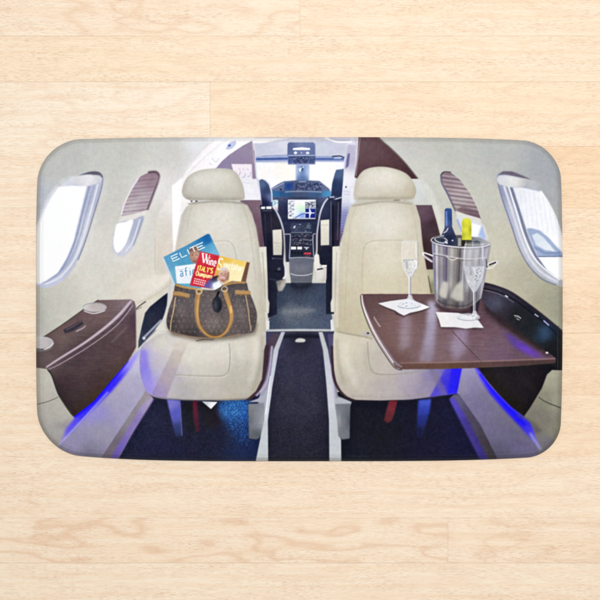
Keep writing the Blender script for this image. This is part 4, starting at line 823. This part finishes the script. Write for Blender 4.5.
def build():
    paint_print()
    # ---------------- floor: one sheet of boards with pressed joints between them
    fm = bpy.data.materials.new('pale_oak_boards'); nt, b = nodes(fm); g = NT(nt)
    geo = g.n('ShaderNodeNewGeometry'); pos = geo.outputs['Position']
    at = g.n('ShaderNodeAttribute', attribute_name='board'); sepa = g.n('ShaderNodeSeparateColor'); g.l(at.outputs['Color'], sepa.inputs[0])
    tone, seed, fig = sepa.outputs[0], sepa.outputs[1], sepa.outputs[2]
    joint = at.outputs['Alpha']
    offc = g.n('ShaderNodeCombineXYZ'); g.l(g.m('MULTIPLY', seed, 37.0), offc.inputs[0]); g.l(g.m('MULTIPLY', seed, 91.0), offc.inputs[1]); g.l(g.m('MULTIPLY', seed, 53.0), offc.inputs[2])
    off = offc.outputs[0]
    # flowing grain: warp the board's cross position, then rings
    warp = g.noise(g.vscale(pos, (2.6, 9.0, 1), off), 1.0, 3.0, .55)
    warp2 = g.noise(g.vscale(pos, (9.0, 34.0, 1), off), 1.0, 2.0, .5)
    sep = g.n('ShaderNodeSeparateXYZ'); g.l(pos, sep.inputs[0])
    ph = g.m('ADD', g.m('MULTIPLY', sep.outputs[1], 60.0), g.m('ADD', g.m('MULTIPLY', warp, 26.0), g.m('MULTIPLY', warp2, 5.0)))
    rings = g.m('MULTIPLY_ADD', g.m('SINE', g.m('MULTIPLY', ph, 6.283/3.2)), .5, .5)
    ringsoft = g.m('ADD', g.m('MULTIPLY', g.m('POWER', rings, 7.0), .75), g.m('MULTIPLY', rings, .25))
    # fine dark pores, short dashes along the board
    warped = g.n('ShaderNodeCombineXYZ'); g.l(sep.outputs[0], warped.inputs[0])
    g.l(g.m('ADD', sep.outputs[1], g.m('MULTIPLY', warp, .02)), warped.inputs[1]); 
    wv = warped.outputs[0]
    dash = g.noise(g.vscale(wv, (110, 900, 1), off), 1.0, 2.0, .6)
    dash2 = g.noise(g.vscale(wv, (40, 520, 1), off), 1.0, 3.0, .6)
    cl = g.noise(g.vscale(wv, (7, 40, 1), off), 1.0, 2.0, .5)
    d1 = g.m('MULTIPLY', g.rng(dash, .53, .64), g.rng(cl, .35, .65, .25, 1.0))
    d2 = g.rng(dash2, .50, .68)
    streak = g.noise(g.vscale(wv, (3.0, 120, 1), off), 1.0, 3.0, .55)
    broad = g.noise(g.vscale(pos, (2.0, 5.0, 1), off), 1.0, 2.0, .5)
    hairl = g.noise(g.vscale(wv, (500, 2200, 1), off), 1.0, 2.0, .6)
    base = g.mix(g.m('MULTIPLY', tone, .84), hl('#fbf0dc'), hl('#f4ce9c'))
    base = g.mix(g.rng(broad, .34, .66, 0, .42), base, hl('#f4dec4'))
    base = g.mix(g.m('MULTIPLY', g.rng(streak, .42, .68), .50), base, hl('#f2d2ad'))
    base = g.mix(g.m('MULTIPLY', g.m('MULTIPLY', ringsoft, fig), .42), base, hl('#dfb088'))
    base = g.mix(g.m('MULTIPLY', d2, .34), base, hl('#dcb492'))
    base = g.mix(g.m('MULTIPLY', d1, .46), base, hl('#c49a7c'))
    base = g.mix(g.m('MULTIPLY', g.rng(hairl, .35, .75), .16), base, hl('#d2ab8a'))
    base = g.mix(g.m('MULTIPLY', joint, .42), base, hl('#a67f5c'))
    hsv = g.n('ShaderNodeHueSaturation'); hsv.inputs['Value'].default_value = FLOOR_V; hsv.inputs['Saturation'].default_value = FLOOR_S; g.l(base, hsv.inputs['Color'])
    g.l(hsv.outputs[0], b.inputs['Base Color'])
    b.inputs['Roughness'].default_value = .55; b.inputs['Specular IOR Level'].default_value = .25
    bump = g.n('ShaderNodeBump'); bump.inputs['Strength'].default_value = .25; bump.inputs['Distance'].default_value = .0004
    g.l(g.m('SUBTRACT', 1.0, g.m('ADD', d1, g.m('MULTIPLY', d2, .4))), bump.inputs['Height']); g.l(bump.outputs[0], b.inputs['Normal'])

    seams = [-66, -12, 36, 82, 146.5, 208, 270.5, 333, 395, 457, 518, 563, 617, 672]
    # per row: x where boards end, tone of each board, strength of its figure
    rows = [([-90, 380], [.4,.3,.5], [.5]*3),
            ([-240, 300], [.30,.26,.42], [.75,.8,.4]), ([-140, 700], [.4,.44,.3], [.3,.35,.3]), ([210, 760], [.04,.55,.4], [.45,.55,.4]),
            ([90, 480], [.20,.4,.95], [.3,.4,.7]), ([-30, 470], [.22,.3,.55], [.35,.4,.4]), ([200, 500], [.25,.4,.75], [.35,.3,.6]), ([-100, 430], [.42,.4,.66], [.4,.4,.5]),
            ([-120, 420], [.35,.36,.62], [.4,.3,.4]), ([-60, 700], [.34,.34,.42], [.4,.35,.4]),
            ([-200, 448], [.30,.34,.36], [.5,1.15,.7]), ([-100, 720], [.34,.30,.4], [.3,.3,.3]), ([-100, 520], [.34,.4,.4], [.3,.3,.3])]
    JS = {36: .30, 82: .5, 333: .75, 563: .5, 146.5: .4}
    rx_ = random.Random(11)
    for _ in range(24):     # the floor carries on well beyond the picture
        a_ = rx_.uniform(-200, 200); seams.insert(0, seams[0] - rx_.choice([46, 54, 62])); rows.insert(0, ([a_, a_ + 480], [rx_.uniform(.2, .6) for _ in range(3)], [.4]*3))
        a_ = rx_.uniform(-200, 200); seams.append(seams[-1] + rx_.choice([46, 54, 62])); rows.append(([a_, a_ + 480], [rx_.uniform(.2, .6) for _ in range(3)], [.4]*3))
    V, F, A = [], [], []
    rr = random.Random(3)
    J = .32   # half width of a joint
    def quad(xa, ya, xb, yb, z, col):
        k = len(V); V.extend([(wx(xa), wy(yb), z), (wx(xb), wy(yb), z), (wx(xb), wy(ya), z), (wx(xa), wy(ya), z)])
        F.append((k, k+1, k+2, k+3)); A.append(col)
    XA, XB = -1300, 1900
    for r, (bx, tn, fg) in enumerate(rows):
        ya, yb = seams[r], seams[r+1]
        xs = [XA] + [x for x in bx if XA < x < XB] + [XB]
        off_ = len(bx) - (len(xs) - 2)
        for k in range(len(xs) - 1):
            q = (tn[k + off_] if k + off_ < len(tn) else .4, rr.random(), fg[k + off_] if k + off_ < len(fg) else .4, 0.0)
            quad(xs[k]+J*.6, ya+J, xs[k+1]-J*.6, yb-J, 0.0, q)
            qj = (q[0], q[1], q[2], 1.0 if rr.random() > .0 else .5)
            jl = JS.get(seams[r], .08) * (.3 if (k == 0 and seams[r] in (146.5, 333)) else 1)
            quad(xs[k]-J*.6, ya-J, xs[k+1]+J*.6, ya+J, -.0004, (q[0], q[1], q[2], jl))
            if k: quad(xs[k]-J*.6, ya+J, xs[k]+J*.6, yb-J, -.0005, (q[0], q[1], q[2], .6))
    me = bpy.data.meshes.new('floor'); me.from_pydata(V, [], F)
    ca = me.color_attributes.new('board', 'FLOAT_COLOR', 'CORNER')
    ca.data.foreach_set('color', np.repeat(np.array(A, np.float32), 4, axis=0).ravel())
    me.materials.append(fm)
    fl = bpy.data.objects.new('floor', me); C.objects.link(fl); fl['kind'] = 'structure'

    # ---------------- the mat
    pm = bpy.data.materials.new('printed_microfibre'); nt, b = nodes(pm); g = NT(nt)
    at = g.n('ShaderNodeAttribute', attribute_name='print'); 
    hs = g.n('ShaderNodeHueSaturation'); hs.inputs['Value'].default_value = PRINT_V; hs.inputs['Saturation'].default_value = 1.0
    g.l(at.outputs['Color'], hs.inputs['Color']); g.l(hs.outputs[0], b.inputs['Base Color'])
    b.inputs['Roughness'].default_value = .95; b.inputs['Specular IOR Level'].default_value = .08
    b.inputs['Sheen Weight'].default_value = .04; b.inputs['Sheen Roughness'].default_value = .6
    geo = g.n('ShaderNodeNewGeometry'); pos = geo.outputs['Position']
    nap = g.noise(pos, 1400, 3, .7); clump = g.noise(pos, 240, 3, .6); roll = g.noise(pos, 34, 3, .6)
    hh = g.m('ADD', g.m('ADD', g.m('MULTIPLY', nap, .35), g.m('MULTIPLY', clump, .5)), g.m('MULTIPLY', roll, 1.2))
    bump = g.n('ShaderNodeBump'); bump.inputs['Strength'].default_value = .35; bump.inputs['Distance'].default_value = .0012
    g.l(hh, bump.inputs['Height']); g.l(bump.outputs[0], b.inputs['Normal'])

    hm_ = pm.copy(); hm_.name = 'printed_hem_painted_shade'
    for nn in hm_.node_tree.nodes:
        if nn.type == 'HUE_SAT': nn.inputs['Value'].default_value = PRINT_V * .87  # print colour darkened on the hem: shade of the sloping rim painted in
    root = bpy.data.objects.new('bath_mat', None); C.objects.link(root)
    root.location = (wx(299), wy(299), 0)
    root['label'] = 'plush bath mat printed with a private jet cabin photo, lying flat on pale wood'
    root['category'] = 'bath mat'
    ox, oy = root.location.x, root.location.y

    st = .5
    xs = np.arange(34, 565.01, st); ys = np.arange(135, 463.01, st)
    gx, gy = np.meshgrid(xs, ys); nx, ny = len(xs), len(ys)
    d = sdf(gx, gy)
    ins = d > 0
    cell = ins[:-1, :-1] | ins[1:, :-1] | ins[:-1, 1:] | ins[1:, 1:]
    cell &= (d[:-1, :-1] > -st) & (d[1:, :-1] > -st) & (d[:-1, 1:] > -st) & (d[1:, 1:] > -st)
    # pull the outermost points onto the rim
    out = d < 0
    for _ in range(3):
        ux, uy = grad(gx, gy); dd = sdf(gx, gy)
        gx = np.where(out, gx - ux * dd, gx); gy = np.where(out, gy - uy * dd, gy)
    d = np.where(out, 0.0, d)
    px, py, pd = gx.ravel(), gy.ravel(), d.ravel()
    wob = gblur(rng.standard_normal((ny, nx)), 14) ; wob = (wob / wob.std()).ravel() * .00022 * np.clip(pd / 12, 0, 1)
    z = height(pd) + wob
    co = np.stack([(px - CX) * U * (CAM_H - z) / CAM_H - ox, (CY - py) * U * (CAM_H - z) / CAM_H - oy, z], 1)
    col = sample(px, py)
    idx = np.arange(nx * ny).reshape(ny, nx)
    quads = np.stack([idx[1:, :-1], idx[1:, 1:], idx[:-1, 1:], idx[:-1, :-1]], -1)
    dc = (d[:-1, :-1] + d[1:, 1:]) / 2
    def sub(mask):
        q = quads[mask].reshape(-1, 4); u, inv = np.unique(q, return_inverse=True)
        return u, inv.reshape(-1, 4)
    u, q = sub(cell & (dc >= HEM))
    mesh_obj('printed_pile', co[u], q, col[u], pm, root)
    # rim: the hem band plus the rolled side down to the floor
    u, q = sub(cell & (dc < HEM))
    th = np.linspace(0, 2*math.pi, 3600, endpoint=False)
    rx, ry = 299 + 0*th, 299 + 0*th
    lo = np.zeros_like(th); hi = np.full_like(th, 420.0)
    for _ in range(40):
        mid = (lo + hi) / 2; s_ = sdf(299 + mid*np.cos(th), 299 + mid*np.sin(th)) > 0
        lo = np.where(s_, mid, lo); hi = np.where(s_, hi, mid)
    rx, ry = 299 + lo*np.cos(th), 299 + lo*np.sin(th)
    ux, uy = grad(rx, ry)
    levels = [(0.25, height(np.array([.25]))[0] - .0001), (-.05, THICK*.23), (-.12, THICK*.17), (0.05, THICK*.1), (.6, THICK*.03), (1.6, 0.0004)]
    n = len(th); rc, rcol = [], []
    for inset, zz in levels:
        x, y = rx + ux*inset, ry + uy*inset
        k = (CAM_H - THICK*.26) / CAM_H
        rc.append(np.stack([(x - CX)*U*k - ox, (CY - y)*U*k - oy, np.full(n, zz)], 1)); rcol.append(sample(rx + ux*.6, ry + uy*.6))
    rc = np.concatenate(rc); rcol = np.concatenate(rcol)
    rq = []
    i = np.arange(n); j = (i + 1) % n
    for l in range(len(levels) - 1):
        rq.append(np.stack([l*n + i, l*n + j, (l+1)*n + j, (l+1)*n + i], 1))
    rq = np.concatenate(rq)[:, ::-1]
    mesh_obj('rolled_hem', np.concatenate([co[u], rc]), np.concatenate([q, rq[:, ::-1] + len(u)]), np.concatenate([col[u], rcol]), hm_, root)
    # thread of the hem seam, sunk in its groove
    tm_ = bpy.data.materials.new('seam_thread'); nt, b2 = nodes(tm_); g = NT(nt)
    at = g.n('ShaderNodeAttribute', attribute_name='print'); hs = g.n('ShaderNodeHueSaturation'); hs.inputs['Value'].default_value = PRINT_V * 1.15; g.l(at.outputs['Color'], hs.inputs['Color'])
    g.l(hs.outputs[0], b2.inputs['Base Color']); b2.inputs['Roughness'].default_value = .8
    tx, ty = rx + ux*HEM, ry + uy*HEM
    tc, tcol, tf = [], [], []
    hgt = height(np.array([HEM]))[0]
    seg = np.hypot(np.diff(tx, append=tx[0]), np.diff(ty, append=ty[0])); acc = np.concatenate([[0], np.cumsum(seg)[:-1]]); tot = seg.sum()
    L_ = 2.0; ns = int(tot / L_)
    def at_len(s):
        return np.interp(s % tot, acc, tx), np.interp(s % tot, acc, ty)
    for k in range(ns):
        s0 = k * L_ + .25; 
        prof = [(0, .10, -.0003), (.3, .34, .0003), (1.4, .34, .0003), (1.75, .10, -.0003)]
        base_i = len(tc)
        for ds, hw, dz in prof:
            x, y = at_len(s0 + ds); x2, y2 = at_len(s0 + ds + .1)
            tx_, ty_ = x2 - x, y2 - y; nn = math.hypot(tx_, ty_) or 1; nx_, ny_ = -ty_/nn, tx_/nn
            for sgn, zo in ((-1, -.0003), (0, 0.0), (1, -.0003)):
                X, Y = x + nx_*hw*sgn, y + ny_*hw*sgn; Z = float(height(sdf(x, y)[None])[0]) + dz + zo
                tc.append(((X-CX)*U*(CAM_H-Z)/CAM_H - ox, (CY-Y)*U*(CAM_H-Z)/CAM_H - oy, Z)); tcol.append((X, Y))
        for a in range(3):
            for c in range(2):
                i0 = base_i + a*3 + c; tf.append((i0, i0+1, i0+4, i0+3))
    tcol = np.array(tcol); cc = sample(tcol[:, 0], tcol[:, 1])
    mesh_obj('hem_stitching', np.array(tc), np.array(tf), cc, tm_, root)

FLOOR_V, FLOOR_S, PRINT_V = 0.908, 0.95, 0.94
if bpy:
    build()
